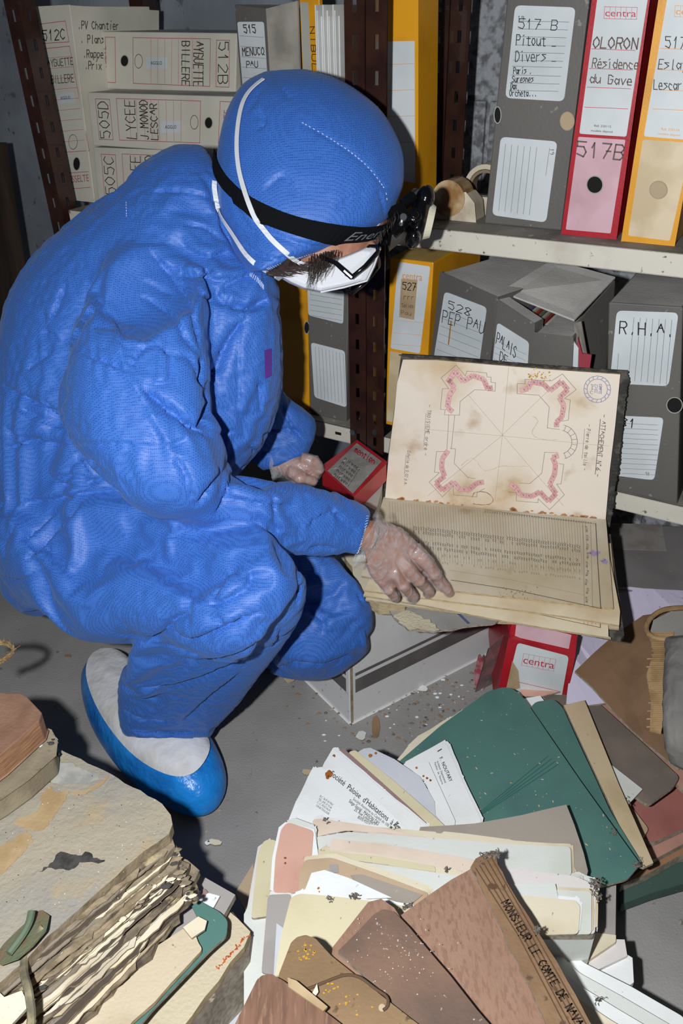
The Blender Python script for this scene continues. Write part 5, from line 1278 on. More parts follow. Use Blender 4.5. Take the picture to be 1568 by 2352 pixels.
for a in ([(1090, 1040), (1140, 1050)], [(1150, 1080), (1180, 1100)]): curve_stain([a[0], ((a[0][0]+a[1][0])/2, a[0][1]+12), a[1]], mat('violet_stain2', '#a08fb0', .8), .004)
for k in range(34): blob(mb, S1, *Z2((random.gauss(720, 60), random.gauss(1245, 14))), random.uniform(.6, 2), mat('mould', '#8a7d55', .9), .0006)
# crest of the hinge
mb.build('table_page', alb)
for i, (off, q2, M) in enumerate(((-.004, [(905, 1200), (1390, 1225), (1424, 1400), (1422, 1432), (1300, 1412), (1100, 1385), (836, 1352)], PAGE3), (-.010, [(900, 1210), (1392, 1230), (1398, 1452), (1404, 1455), (1290, 1438), (1150, 1415), (960, 1378), (832, 1358)], PAGE3), (-.016, [(900, 1212), (1404, 1232), (1423, 1428), (1300, 1418), (1000, 1385), (836, 1362)], PAGE2))):
    mb = MB(); mb.hexa(LW(off, q2), -LOW.n*0.004, M, PAGES); S1 = Surf(LOW.p+LOW.n*off, LOW.n)
    if i == 1: pl([(330, 1262), (700, 1325), (1148, 1422)], TD, .001); pl([(1148, 1422), (1146, 1360)], TD, .001); [pl([(1062+j*20, 1340), (1064+j*20, 1405)], TL_, .0006) for j in range(4)]
    mb.build('page', alb)
mb = MB(); mb.hexa(LW(-.022, [(890, 1180), (1404, 1205), (1436, 1436), (1428, 1446), (1180, 1400), (840, 1350)]), -LOW.n*0.008, COVER); mb.build('back_cover', alb)
# ------------------------------------------------------------------ boxes on the floor
t, sf = face_box('archive_box', ((1180, 1424), (1322, 1462), (1318, 1500), (1170, 1466)), 0.23, 0.2, REDB, 'upper red box with pink gauze print, squeezed under the right of the album', rot=True)
lab(t, sf, ((1186, 1428), (1312, 1458), (1306, 1490), (1182, 1462)), 0, PINKP, rr=.05)
def zat(x, y, bx, by, z0):                       # height of a point above a standing foot
    b = Pz(bx, by, z0); n = (EYE-b); n.z = 0; return on_plane(x, y, b, n).z
t, sf = face_box('archive_box', ((1170, 1468), (1318, 1504), (1290, 1650), (1135, 1640)), 0.05, 0.24, REDB, 'lower red centra box standing upright behind the green folder', zb=(0.06, 0.06), rot=True)
def d(mb, s):
    cen(mb, s, (1199, 1522), (1271, 1536), (1202, 1506), REDINK); boxed(mb, s, (1198, 1522), (1272, 1536), (1201, 1506), REDINK)
    line(mb, s, [(1172, 1562), (1285, 1588)], REDINK, .001); mb.poly([s.pt(x, y, .0006) for x, y in ((1176, 1518), (1190, 1540), (1194, 1580), (1160, 1590))], SLIP)
lab(t, sf, ((1188, 1476), (1306, 1507), (1282, 1640), (1150, 1632)), 0, draw=d, rr=.07)
SC = mat('scuffed_pink', '#b78d92', .9, '#8f8480', 20, (.4, .6), '#c8bfbb', 50)
mb = MB(); mb.hexa([Pz(1090, 1590, 0.01), Pz(1150, 1560, .01), Pz(1165, 1450, .2), Pz(1120, 1490, .2)], Vector((.004, .004, 0)), SC); tag(mb.build('cardboard_piece'), 'scuffed pink cardboard piece between striped carton and red box', 'cardboard')
mb = MB(); mb.hexa([Pz(1092, 1582, 0.004), Pz(1108, 1586, .004), Pz(1116, 1555, .03), Pz(1106, 1515, .07), Pz(1098, 1505, .08), Pz(1088, 1545, .03)], Vector((.004, .004, 0)), mat('wine_card', '#a04550', .9, '#b8a0a0', 40)); tag(mb.build('card_scrap'), 'torn wine-red cardboard scrap leaning in the rubble by red box', 'cardboard')
# red and grey box behind the forearm
z = 0.30
t = thing('archive_box', Pz(815, 1100, 0.02), 'red archive box with worn grey lid lying behind the forearm', 'archive box')
a, b, c_, d_ = Pz(820, 1012, .455), Pz(888, 1062, .455), Pz(812, 1138, .455), Pz(738, 1072, .455)
mb = MB(); mb.hexa([a, b, c_, d_], Vector((0, 0, -.04)), REDB); mb.build('body', t, bevel=.002)
mb = MB(); s_ = Surf(Vector((0, 0, .4558)), (0, 0, 1)); card(mb, s_, [(819, 1018), (876, 1060), (810, 1134), (752, 1082)], mat('worn_lid', '#9a9791', .8, '#87837d', 30, (.4, .6), '#b9b5ae', 90))
pen(mb, s_, 'mention', (812, 1038), (858, 1068), (819, 1026), REDINK, .002, .001); 
for i in range(5): pen(mb, s_, 'nirvoci', (790-i*6, 1056+i*9), (826-i*6, 1084+i*9), (794-i*6, 1050+i*9), INKB, .001, .001)
mb.build('lid_label', t)
t = thing('archive_box', Pz(815, 1140, 0), 'grey box beneath the red box, behind the forearm', 'archive box')
mb = MB(); mb.hexa([Pz(800, 1040, .414), Pz(884, 1085, .414), Pz(862, 1170, .414), Pz(770, 1120, .414)], Vector((0, 0, -.412)), BEIGEB); mb.build('body', t, bevel=.002)
# grey cartons at the right of the album
t = thing('carton_box', Pz(1500, 1300, 0), 'flat grey carton right of the album, under the lower shelf', 'carton')
GC = mat('grey_carton', '#8f8b89', .75, '#7d7977', 8, (.4, .65), '#9c9894', 60, (.66, .72))
mb = MB(); mb.hexa([Pz(1300, 1200, .235), Pz(1570, 1208, .235), Pz(1640, 1360, .235), Pz(1340, 1356, .235)], Vector((0, 0, -.234)), GC); mb.build('carton_body', t, bevel=.003)
mb = MB(); mb.hexa([Pz(1400, 1202, .2355), Pz(1520, 1206, .2355), Pz(1530, 1265, .2355), Pz(1404, 1262, .2355)], Vector((0, 0, .0008)), mat('grey_slip', '#a19a94', .8, '#8d8680', 30)); mb.build('label', t)
sheet('lilac_bag', [(1310, 1352), (1420, 1346), (1500, 1352), (1640, 1356), (1640, 1580), (1500, 1600), (1300, 1620), (1312, 1500)], [.238, .238, .240, .238, .17, .14, .12, .19], 0.004, P_LILAC, 'crumpled lilac plastic bag lying right of the album', 'bag', curl=.02, seed=4, rag=.002)
# kraft envelope, corrugated strip, grey cloth
KR = mat('kraft_paper', '#7c5f44', .8, '#654a34', 12, (.4, .7), bump2=.4, b2scale=18)
sheet('kraft_wrapper', [(1320, 1540), (1400, 1470), (1478, 1408), (1520, 1398), (1600, 1400), (1640, 1700), (1560, 1760), (1490, 1700)], [.17, .2, .24, .25, .25, .15, .12, .14], .004, KR, 'brown kraft paper wrapper folded over at the right edge, above the folders', 'wrapping paper', curl=.02, seed=9)
CORR = mat('corrugated', '#b3946c', .8, '#94754f', 30)
def corr():
    mb = MB(); P = [(1488, 1452), (1548, 1450), (1536, 1560), (1518, 1682), (1492, 1676), (1494, 1610), (1484, 1550), (1500, 1500)]
    s_ = .262; q = [Pz(x, y, s_-0.04*(y-1450)/230) for x, y in P]; mb.hexa(q, Vector((0, 0, -.004)), CORR)
    for i in range(24):
        y = 1458+i*9.2; x0 = 1494 if y < 1500 else (1490+6*math.sin(y)); x1 = 1546-(y-1450)*.12
        zz_ = s_-0.04*(y-1450)/230+.0008
        mb.tube([Pz(x0, y, zz_), Pz(x1, y, zz_)], .0016, CORR, 6)
    return mb.build('cardboard_strip')
tag(corr(), 'torn strip of corrugated cardboard over the kraft wrapper', 'cardboard')
mb = MB(); P = [Pz(x, y, .262) for x, y in densify([(1640, 1398), (1568, 1396), (1520, 1402), (1490, 1424), (1484, 1448), (1500, 1464), (1540, 1470)], 8)]
mb.tube(P, .0045, CORR, 8); mb.hexa([Pz(x, y, .258) for x, y in ((1640, 1404), (1540, 1404), (1500, 1424), (1494, 1446), (1508, 1460), (1545, 1466), (1640, 1470))], Vector((0, 0, -.004)), paper('box_end', '#a9a69c', '#8f8b80')); tag(mb.build('cardboard_tube_end'), 'curled grey cardboard end with corrugated rim at the right edge', 'cardboard')
mb = MB(); loft(mb, [(1530, 1466, 1650, 1460, 1.27, .04), (1524, 1540, 1660, 1540, 1.22, .05), (1522, 1620, 1660, 1630, 1.19, .05), (1524, 1700, 1650, 1720, 1.17, .045), (1540, 1752, 1620, 1790, 1.17, .03)], P_GREY, 20)
CLO = mat('grey_cloth', '#87847f', .9, '#6f6c68', 14, bump=.3, bump2=.8, b2scale=14)
cm = fuse(mb, 'cloth_roll', .003, 4, M=CLO); crumple(cm, .006, 14, .002); tag(link_mesh('cloth_roll', cm), 'rolled grey cloth at the right edge beside the corrugated strip', 'cloth')
# ------------------------------------------------------------------ right-hand fan of folders, from the bottom up
def sh(pts, z, th, M, label, name='paper_sheet', cat='paper', **k):
    return sheet(name, pts, z, th, M, label, cat, **k)
F_ = dict(name='card_folder', cat='folder')
sh([(1425, 2035), (1500, 1995), (1640, 1930), (1640, 2010), (1500, 2050), (1424, 2078)], .03, .02, P_DKGREEN, 'dark green folder at the very bottom of the right-hand heap', Mside=P_DKGREEN, **F_)
sh([(1426, 2032), (1490, 1985), (1640, 1880), (1640, 1950), (1560, 1965), (1490, 2005)], .05, .018, P_ORBR, 'orange-brown folder near the bottom of right-hand heap', **F_)
sh([(1390, 1960), (1480, 1930), (1640, 1820), (1640, 1900), (1500, 1975)], .062, .01, P_SALMON, 'salmon folder edge above the orange-brown folder', **F_)
sh([(1300, 1760), (1560, 1790), (1640, 1780), (1640, 1870), (1500, 1935), (1400, 1900)], .075, .01, P_RED, 'dusty red folder sticking out at right of heap', **F_)
sh([(1395, 1566), (1640, 1800), (1640, 1860), (1568, 1770), (1380, 1580)], .10, .02, P_DKGREEN, 'narrow dark green folder edge below the kraft wrapper', **F_)
sh([(1362, 1572), (1392, 1575), (1640, 1830), (1640, 1880), (1540, 1790), (1300, 1640)], .108, .006, P_SALMON, 'pale salmon folder beside the dark green folder edge', **F_)
sh([(1380, 1800), (1440, 1840), (1490, 1905), (1470, 1930), (1400, 1880)], .085, .006, P_ORTAN, 'light tan card peeping from beneath the grey-brown folder', **F_)
sh([(1150, 1600), (1225, 1550), (1290, 1540), (1345, 1562), (1330, 1620), (1200, 1660)], .112, .006, P_ORTAN, 'worn tan folder end at the top of right-hand heap', rag=.002, **F_)
sh([(1235, 1560), (1300, 1545), (1560, 1786), (1545, 1810), (1488, 1850), (1300, 1720)], .120, .006, P_GB, 'grey-brown stained folder with dark crease, right side of heap', curl=.003, **F_)
sh([(1200, 1570), (1290, 1548), (1320, 1580), (1240, 1600), (1190, 1598)], .127, .003, P_PINK, 'small salmon card lying at the top of the heap', cat='card', name='card')
sh([(1330, 1700), (1408, 1760), (1475, 1813), (1440, 1850), (1380, 1820)], .126, .003, P_GREENW, 'pale paper corner beside the tan strip', curl=.001)
sh([(1200, 1605), (1240, 1598), (1262, 1625), (1225, 1640)], .130, .002, P_WHITE, 'white paper corner at the top between green folders')
sh([(1294, 1620), (1342, 1608), (1420, 1800), (1500, 1982), (1478, 1992), (1465, 1988)], .142, .005, P_TAN, 'long straw-coloured cardboard strip, right of green folders', name='card_strip', cat='cardboard')
sh([(1214, 1630), (1230, 1612), (1272, 1606), (1292, 1625), (1400, 1860), (1476, 1985), (1462, 1992), (1300, 1800)], .150, .005, P_GREEN, 'narrow dark green folder left of the straw-coloured strip', curl=.002, **F_)
sh([(1170, 1592), (1190, 1590), (1240, 1660), (1302, 1765), (1300, 1790), (1200, 1700)], .156, .002, P_PINKW, 'crumpled whitish paper edge between two green folders', curl=.003, rag=.002)
sh([(905, 1752), (960, 1690), (1018, 1655), (1060, 1630), (1180, 1600), (1100, 1800), (950, 1790)], .158, .005, P_CREAM, 'cream paper beneath the large green folder, left edge', rag=.002)
def gx(mb, s):
    FM = mat('green_fold', '#2c665c', .8)
    for k in range(4): line(mb, s, [(1085+k*6, 1880-k*2), (1258+k*8, 1738+k*6)], FM, .0012, .0012)
sh([(908, 1756), (1010, 1668), (1120, 1588), (1155, 1578), (1178, 1582), (1200, 1600), (1330, 1790), (1470, 1985), (1440, 2020), (1345, 2045), (1250, 2060), (1090, 1960)], .166, .004, P_GREEN, 'large teal-green folder with scored fold, centre right of heap', extra=gx, **F_)
# ------------------------------------------------------------------ letters
def tx_soc(mb, s):
    s2 = Surf(Vector((0, 0, .2015)), (0, 0, 1))
    printed(mb, s2, 'Société  Paloise  d\'Habitations  à  Lo', (757, 1781), (916, 1910), (764, 1770), INK, .0012)
    printed(mb, s2, 'Société Anonyme au Capital de 108.300', (809, 1838), (900, 1908), (813, 1832), RULE, .0012); printed(mb, s2, 'Siège Social : MAISON DES', (800, 1843), (868, 1897), (804, 1836), INKB, .0012)
    printed(mb, s2, '25, Rue Louis-Barthou', (812, 1862), (868, 1903), (816, 1856), INKB, .0012); printed(mb, s2, 'BOITE POSTALE', (820, 1880), (852, 1900), (824, 1874), INK, .0012)
    for i, tx in enumerate(('R.C. 56 B 50 PAU', 'TEL. (59) 27.75.66', 'C. C. POSTAUX', '1234.60 TOULOUSE')): printed(mb, s2, tx, (733-i*3, 1831+i*7), (763-i*3, 1852+i*7), (736-i*3, 1827+i*7), RULE, .0012)
    blob(mb, s2, 755, 1779, 9, RUST, .0014); blob(mb, s2, 752, 1787, 5, RUST, .0014)
def tx_n(mb, s):
    s2 = Surf(Vector((0, 0, .185)), (0, 0, 1))
    printed(mb, s2, 'F.  NOUTARY', (1008, 1742), (1032, 1798), (1015, 1738), INK, .0012); printed(mb, s2, 'Architecte  Départemental', (1002, 1750), (1021, 1800), (1006, 1748), RULE, .0012); printed(mb, s2, 'Pavillon  de  Navarre', (996, 1753), (1014, 1803), (1000, 1751), RULE, .0012)
    line(mb, s2, [(1005, 1727), (1013, 1722)], INKB, .0016, .0014)
L_ = dict(name='letter', cat='letter')
sh([(925, 1756), (1020, 1706), (1027, 1712), (1060, 1790), (1105, 1885), (1085, 1960), (960, 1900)], .184, .0012, P_WHITE, 'white letter headed F. NOUTARY lying on the large green folder', extra=tx_n, lv_=2, **L_)
sh([(912, 1790), (945, 1775), (962, 1758), (984, 1750), (992, 1768), (1045, 1885), (1040, 1940), (930, 1900)], .189, .0012, P_WHITE, 'white sheet with INSTA heading and rusty pin beside the F. NOUTARY letter', extra=lambda mb, s: (printed(mb, Surf(Vector((0, 0, .189)), (0, 0, 1)), 'INSTA', (964, 1795), (978, 1826), (972, 1790), INK, .0012), [blob(mb, s, x, y, 3, RUST, .0016) for x, y in ((972, 1784), (980, 1789), (988, 1794), (956, 1765))]))
sh([(810, 1735), (835, 1720), (850, 1718), (905, 1745), (965, 1785), (998, 1840), (1000, 1870), (1020, 1895), (990, 1930), (880, 1880)], .193, .0014, P_BLUEG, 'crumpled bluish sheet with rust spot left of the white letters', curl=.003, extra=lambda mb, s: [blob(mb, s, 850, 1741, 5, RUST, .005), blob(mb, s, 862, 1735, 3, RUST, .005)])
sh([(799, 1728), (815, 1722), (900, 1790), (990, 1868), (1025, 1900), (980, 1930), (850, 1850)], .196, .0025, P_YEL, 'cream folder edge between bluish sheet and mauve edge', **F_)
sh([(776, 1722), (790, 1720), (880, 1800), (980, 1890), (960, 1920), (840, 1850)], .1985, .0015, P_MAUVE, 'thin mauve sheet edge left of the cream folder edge')
sh([(740, 1760), (765, 1720), (772, 1722), (880, 1815), (985, 1900), (940, 1960), (780, 1860)], .2005, .0012, P_WHITE, 'blank white letter with rust spot, behind the Société Paloise letter', extra=lambda mb, s: [blob(mb, s, 767, 1737, 4, RUST, .0016)], lv_=2, **L_)
sh([(718, 1766), (725, 1768), (785, 1764), (795, 1768), (880, 1850), (968, 1935), (940, 1990), (655, 1960), (660, 1890), (680, 1840)], .2015, .0008, P_WHITE, 'letter headed Société Paloise d\'Habitations at the left of the fan', extra=tx_soc, lv_=2, **L_)
# ------------------------------------------------------------------ horizontal heap of papers, shingled towards the viewer
# foundation: thick wads whose right-hand ends show one above another
def wad(pts, z, th, M, label, **k): return sheet('paper_wad', pts, z, th, M, label, 'paper wad', Mside=M, **k)
wad([(1100, 2000), (1415, 2003), (1413, 2152), (1100, 2160)], .13, .125, P_GREY, 'grey paper wad at right end of the heap, beneath the cream folders')
wad([(1200, 2120), (1414, 2148), (1414, 2163), (1210, 2300)], .135, .13, P_CREAM, 'cream paper wad with rusty edge, right end of heap')
wad([(1200, 2150), (1434, 2158), (1440, 2195), (1220, 2300)], .128, .126, P_PINKW, 'pinkish white paper wad low at right end of heap')
wad([(1200, 2180), (1436, 2190), (1452, 2200), (1455, 2256), (1230, 2420)], .122, .12, P_WHITE, 'white paper wad with curled corner, lowest at right')
wad([(1100, 2010), (1366, 2044), (1366, 2146), (1100, 2150)], .206, .075, P_GREENW, 'whitish paper wad beneath the rounded folders at right of heap', rag=.001)
wad([(560, 2100), (640, 1940), (1100, 1930), (1150, 2160), (1000, 2500), (560, 2500)], .168, .167, P_GREENW, 'thick whitish paper bundle under the middle of the heap')
sh([(965, 1900), (1090, 1890), (1200, 1872), (1300, 1849), (1318, 1895), (1340, 1960), (1350, 2000), (1345, 2020), (1200, 2010), (960, 1915)], .2030, .0020, P_TAUPE, 'taupe wrapping sheet with soft folds laid over the green folder', curl=.004, seed=2)
sh([(718, 1882), (735, 1880), (870, 1900), (960, 1920), (1085, 1945), (1085, 1975), (900, 1990), (712, 1930)], .2080, .004, P_PEACH, 'peach folder, topmost at the left of the horizontal heap', lv_=4, lm_=random.choice([P_WHITE, P_GREENW, P_CREAM]), **F_)
sh([(715, 1925), (800, 1910), (1000, 1925), (1160, 1938), (1310, 1946), (1312, 2012), (1200, 2010), (730, 1990)], .2125, .004, P_GREENW, 'long whitish folder reaching to a dusty right corner', curl=.002, lv_=4, lm_=random.choice([P_WHITE, P_GREENW, P_CREAM]), **F_)
sh([(757, 1935), (765, 1926), (880, 1938), (1055, 1968), (1150, 1990), (1330, 2020), (1330, 2060), (760, 2010)], .2165, .0035, P_PEACH, 'pale peach folder with wavy upper edge in the middle', curl=.001, lv_=4, lm_=random.choice([P_WHITE, P_GREENW, P_CREAM]), **F_)
sh([(1100, 1985), (1320, 2012), (1362, 2030), (1368, 2045), (1366, 2145), (1150, 2145)], .2190, .012, P_PINKW, 'pinkish folder whose rounded end shows at right of heap', lv_=4, lm_=random.choice([P_WHITE, P_GREENW, P_CREAM]), **F_)
sh([(734, 1954), (860, 1965), (1000, 1990), (1000, 2060), (735, 2010)], .2210, .003, P_YEL, 'pale straw folder below the peach folder', lv_=4, lm_=random.choice([P_WHITE, P_GREENW, P_CREAM]), **F_)
sh([(700, 1985), (725, 1965), (900, 1990), (1040, 2010), (1200, 2040), (1358, 2048), (1358, 2145), (1100, 2150), (700, 2030)], .2245, .003, P_GREENW, 'greenish white folder across the middle of heap', curl=.001, lv_=4, lm_=random.choice([P_WHITE, P_GREENW, P_CREAM]), **F_)
sh([(1130, 2030), (1275, 2030), (1282, 2065), (1280, 2110), (1130, 2080)], .2275, .002, P_GREENW, 'pale folded leaf near the brown binder spine')
sh([(1140, 2050), (1320, 2068), (1332, 2080), (1328, 2145), (1180, 2150)], .2300, .0024, P_CREAM, 'cream folder with a rounded corner right of the binder spine', lv_=4, lm_=random.choice([P_WHITE, P_GREENW, P_CREAM]), **F_)
# left ends
wad([(563, 2110), (592, 1945), (620, 1925), (650, 2000), (640, 2110), (600, 2200)], .16, .15, P_PINKW, 'curved pinkish-white paper wad bulging at left end of heap')
sh([(592, 1960), (606, 1930), (632, 1928), (650, 1960), (640, 2100), (576, 2110)], .175, .004, P_YEL, 'cream-edged folder in the bulging left end of heap', **F_)
sh([(620, 2045), (625, 1970), (640, 1900), (655, 1888), (722, 1905), (735, 1990), (700, 2060)], .2225, .0018, P_WHITE, 'white backing sheet under the pink folder')
sh([(627, 2050), (632, 1970), (645, 1905), (660, 1888), (720, 1908), (716, 1960), (706, 2052)], .2245, .0016, P_PINK, 'pink folder with brown spots at the left of the heap', extra=lambda mb, s: [blob(mb, s, x, y, 3, RUST, .0012) for x, y in ((655, 1972), (655, 1984))], lv_=4, lm_=random.choice([P_WHITE, P_GREENW, P_CREAM]), **F_)
sh([(615, 2055), (668, 2053), (665, 2130), (645, 2240), (600, 2235)], .2280, .0022, P_GREY, 'plain grey folder at lower left of heap', lv_=4, lm_=random.choice([P_WHITE, P_GREENW, P_CREAM]), **F_)
sh([(635, 2120), (655, 2135), (655, 2240), (628, 2240)], .2300, .0014, P_BLUEG, 'narrow white paper between grey folder and yellow folder')
sh([(685, 2050), (688, 2000), (700, 1975), (760, 1970), (860, 2005), (985, 2052), (960, 2100), (700, 2070)], .2315, .0026, P_ORTAN, 'tan folder holding white papers in middle left of heap', curl=.001, lv_=4, lm_=random.choice([P_WHITE, P_GREENW, P_CREAM]), **F_)
sh([(756, 1985), (776, 1985), (778, 2004), (756, 2005)], .2330, .0012, P_GREY, 'small grey tab on tan folder', name='paper_tab', cat='paper')
sh([(805, 2010), (830, 2008), (970, 2055), (940, 2080), (830, 2045)], .2336, .0014, P_TAUPE, 'grey-brown sheet slipping out of the tan folder')
sh([(696, 2055), (715, 2005), (745, 1998), (800, 2016), (900, 2062), (740, 2068)], .2352, .0014, P_WHITE, 'white typed papers in the tan folder, rusty clip at edge', extra=lambda mb, s: [blob(mb, s, 731, 2042, 3, RUST, .0016), blob(mb, s, 733, 2050, 2, RUST, .0016)])
sh([(668, 2060), (690, 2052), (760, 2058), (860, 2070), (938, 2082), (960, 2120), (860, 2260), (628, 2260), (645, 2150)], .2385, .0030, P_YEL, 'pale yellow folder below the white papers at left', lv_=4, lm_=random.choice([P_WHITE, P_GREENW, P_CREAM]), **F_)
# long diagonal sheets lower right
lay = [(P_WHITE, 'whitish folder edge'), (P_GREENW, 'grey-white folder edge'), (P_WHITE, 'white paper edge'), (P_CREAM, 'cream folder edge'), (P_PINKW, 'pale folder edge')]
for i, (M, lb) in enumerate(lay):
    o_ = i*20
    sh([(1245-o_*.1, 2128+o_*1.2), (1275-o_*.2, 2150+o_*1.4), (1340-o_*.5, 2210+o_*1.2), (1450-o_*.8, 2265+o_*1.3), (1568-o_*.6, 2335+o_*1.4), (1600, 2400+o_), (1400, 2480), (1200, 2300)], .150+.011*i, .008, M,
       ['outermost long white folder running to the lower right corner', 'second long grey-white folder from the lower right edge', 'third long white paper in the lower right fan', 'fourth long cream folder in the lower right fan', 'innermost long pale folder against the brown spine'][i], name='long_folder', cat='folder', curl=.002, seed=i)
# white sheet under everything, lower left corner of heap
sh([(560, 2150), (640, 2060), (660, 2300), (640, 2500), (470, 2500), (520, 2300), (590, 2210)], .10, .002, P_BLUEG, 'white sheet on the floor between both heaps, lower left')
sh([(540, 2050), (580, 1985), (600, 2060), (575, 2110)], .05, .002, P_ORTAN, 'tan paper corner lying on the floor at left of heap')
# ------------------------------------------------------------------ brown binders on top
BR1 = mat('binder_brown', '#9b7a66', .7, '#8e6c58', 14, (.4, .65), '#8b6a56', 260, (.5, .62), bump=.35, bscale=400, stretch=(1, .35, 1)); BRS = mat('binder_spine', '#7b5e43', .8, '#8f7153', 20, (.4, .65), '#5f4530', 60, bump=.4)
BR2 = mat('binder_stained', '#7f6352', .8, '#655247', 12, (.4, .65), '#b9b0a8', 130, (.68, .72), bump=.5, bscale=120); BR3 = mat('binder_tan', '#7f6548', .75, '#8c7253', 10, (.4, .65), '#5f4a30', 90, (.62, .68), bump=.3)
BR4 = mat('binder_wood', '#7d5c49', .65, '#664939', 60, (.4, .6), '#94715b', 120, (.55, .68), bump=.3, stretch=(2.2, .25, 1))
YST = mat('yellow_stain', '#c2962a', .8)
def binder(name, pts, z, th, M, label, Mside=PAGES, **k):
    t = thing(name, Pz(sum(p[0] for p in pts)/len(pts), sum(p[1] for p in pts)/len(pts), z-th), label, 'binder')
    return t
t = binder('binder', [(1120, 1970), (1300, 2352), (1000, 2352)], .283, .03, BR1, 'brown leatherette binder lettered Monsieur le Comte on its spine, right of the binders')
sheet('cover', [(1108, 1978), (1140, 2040), (1270, 2250), (1420, 2520), (1150, 2520), (1080, 2300), (912, 2108), (1000, 2045)], .286, .004, BR1, None, parent=t, rag=.0008)
sheet('leaves', [(1105, 1985), (1410, 2510), (1155, 2510), (1085, 2300), (922, 2112), (1000, 2052)], .281, .034, PAGES, None, parent=t)
def sp(mb, s):
    s2 = Surf(Vector((0, 0, .290)), (0, 0, 1))
    pen(mb, s2, 'MONSIEUR LE COMTE DE NAVAILL', (1150, 2075), (1345, 2395), (1166, 2066), mat('spine_ink', '#2e2118', .8), .0014, .0012)
    for k in range(5): line(mb, s2, [(1092+k*9, 1995-k*6), (1190+k*10, 2150), (1320+k*13, 2400)], mat('spine_ridge', '#5e452f', .85), .0014, .0008)
sheet('spine', [(1080, 1992), (1092, 1972), (1118, 1958), (1138, 1960), (1142, 1985), (1190, 2070), (1290, 2230), (1350, 2340), (1440, 2520), (1340, 2520), (1230, 2300), (1140, 2110)], .290, .030, BRS, 'darker creased spine strip', parent=t, extra=sp, rag=.0012, step=.012)
t = binder('binder', [(860, 2080), (1100, 2352), (900, 2352)], .31, .02, BR2, 'dust-speckled grey-brown binder between tan and large brown binders')
sheet('leaves', [(845, 2072), (875, 2064), (905, 2085), (1180, 2520), (1020, 2520), (762, 2190), (764, 2175)], .303, .016, BR1, None, parent=t)
def dust(mb, s):
    random.seed(4)
    for k in range(90): blob(mb, s, random.gauss(900, 60), random.gauss(2190, 50), random.uniform(.5, 1.8), mat('plaster_dust', '#c9c5c0', .9), .0012)
sheet('cover', [(858, 2100), (880, 2088), (905, 2094), (940, 2130), (1130, 2360), (1260, 2520), (1100, 2520), (900, 2300), (775, 2185)], .3085, .005, BR2, None, parent=t, extra=dust, rag=.0012)
t = binder('binder', [(700, 2170), (900, 2352), (700, 2352)], .32, .02, BR3, 'tan binder with yellow stains and a string tie, second from the left')
def yst(mb, s):
    random.seed(6)
    for cx_, cy_, n_ in ((695, 2200, 16), (760, 2270, 12), (790, 2300, 10), (710, 2180, 10), (830, 2310, 4)):
        for k in range(n_): blob(mb, s, random.gauss(cx_, 14), random.gauss(cy_, 10), random.uniform(.8, 3), YST, .0012, 1.4)
    P = disc_px(877, 2316, 8, 9, 18); mb.poly([s.pt(x, y, .0012) for x, y in P], TAN)
sheet('cover', [(640, 2238), (668, 2165), (682, 2152), (702, 2147), (725, 2156), (760, 2195), (880, 2290), (960, 2352), (1120, 2520), (700, 2520), (640, 2320)], .318, .012, BR3, None, parent=t, Mside=PAGES, extra=yst)
mb = MB(); mb.tube([Pz(x, y, .3205) for x, y in densify([(700, 2274), (740, 2258), (790, 2240), (825, 2245), (860, 2270), (888, 2290), (890, 2310), (880, 2320)], 6)], .0016, mat('brown_string', '#5b4531', .9), 8); o = mb.build('string_tie', t)
t = binder('binder', [(620, 2250), (750, 2352), (560, 2352)], .335, .02, BR4, 'wood-grain brown binder at the bottom, leftmost of the binders')
sheet('cover', [(590, 2250), (602, 2240), (622, 2237), (650, 2252), (755, 2330), (870, 2420), (900, 2520), (460, 2520), (550, 2330)], .334, .014, BR4, None, parent=t, Mside=PAGES)
mb = MB(); mb.hexa([Pz(x, y, .338) for x, y in ((660, 2245), (680, 2252), (752, 2312), (742, 2322), (662, 2266))], Vector((0, 0, -.003)), SLIP); tag(mb.build('card_scrap'), 'narrow beige card sliver on top of the tan binder', 'card')
mb = MB(); mb.hexa([Pz(x, y, .325) for x, y in ((716, 2285), (728, 2262), (731, 2280), (724, 2290))], Vector((0, 0, .002)), P_CREAM); tag(mb.build('paper_scrap'), 'tiny cream paper scrap beside the string tie', 'paper')
# ------------------------------------------------------------------ left-hand heap
BOARD = mat('old_board', '#a79d88', .9, '#969188', 7, (.42, .62), '#ae9a79', 16, (.58, .7), bump=.7, bscale=220, bump2=.3, b2scale=30)
BOARDE = mat('board_edge', '#9c8b72', .95, '#75664f', 60, bump=.6)
PEEL = mat('peeled_patch', '#b39a74', .9, '#a58a62', 30, bump=.3); BURN = mat('black_mould', '#4a4744', .95, '#2f2c2a', 60, bump=.8)
random.seed(31)
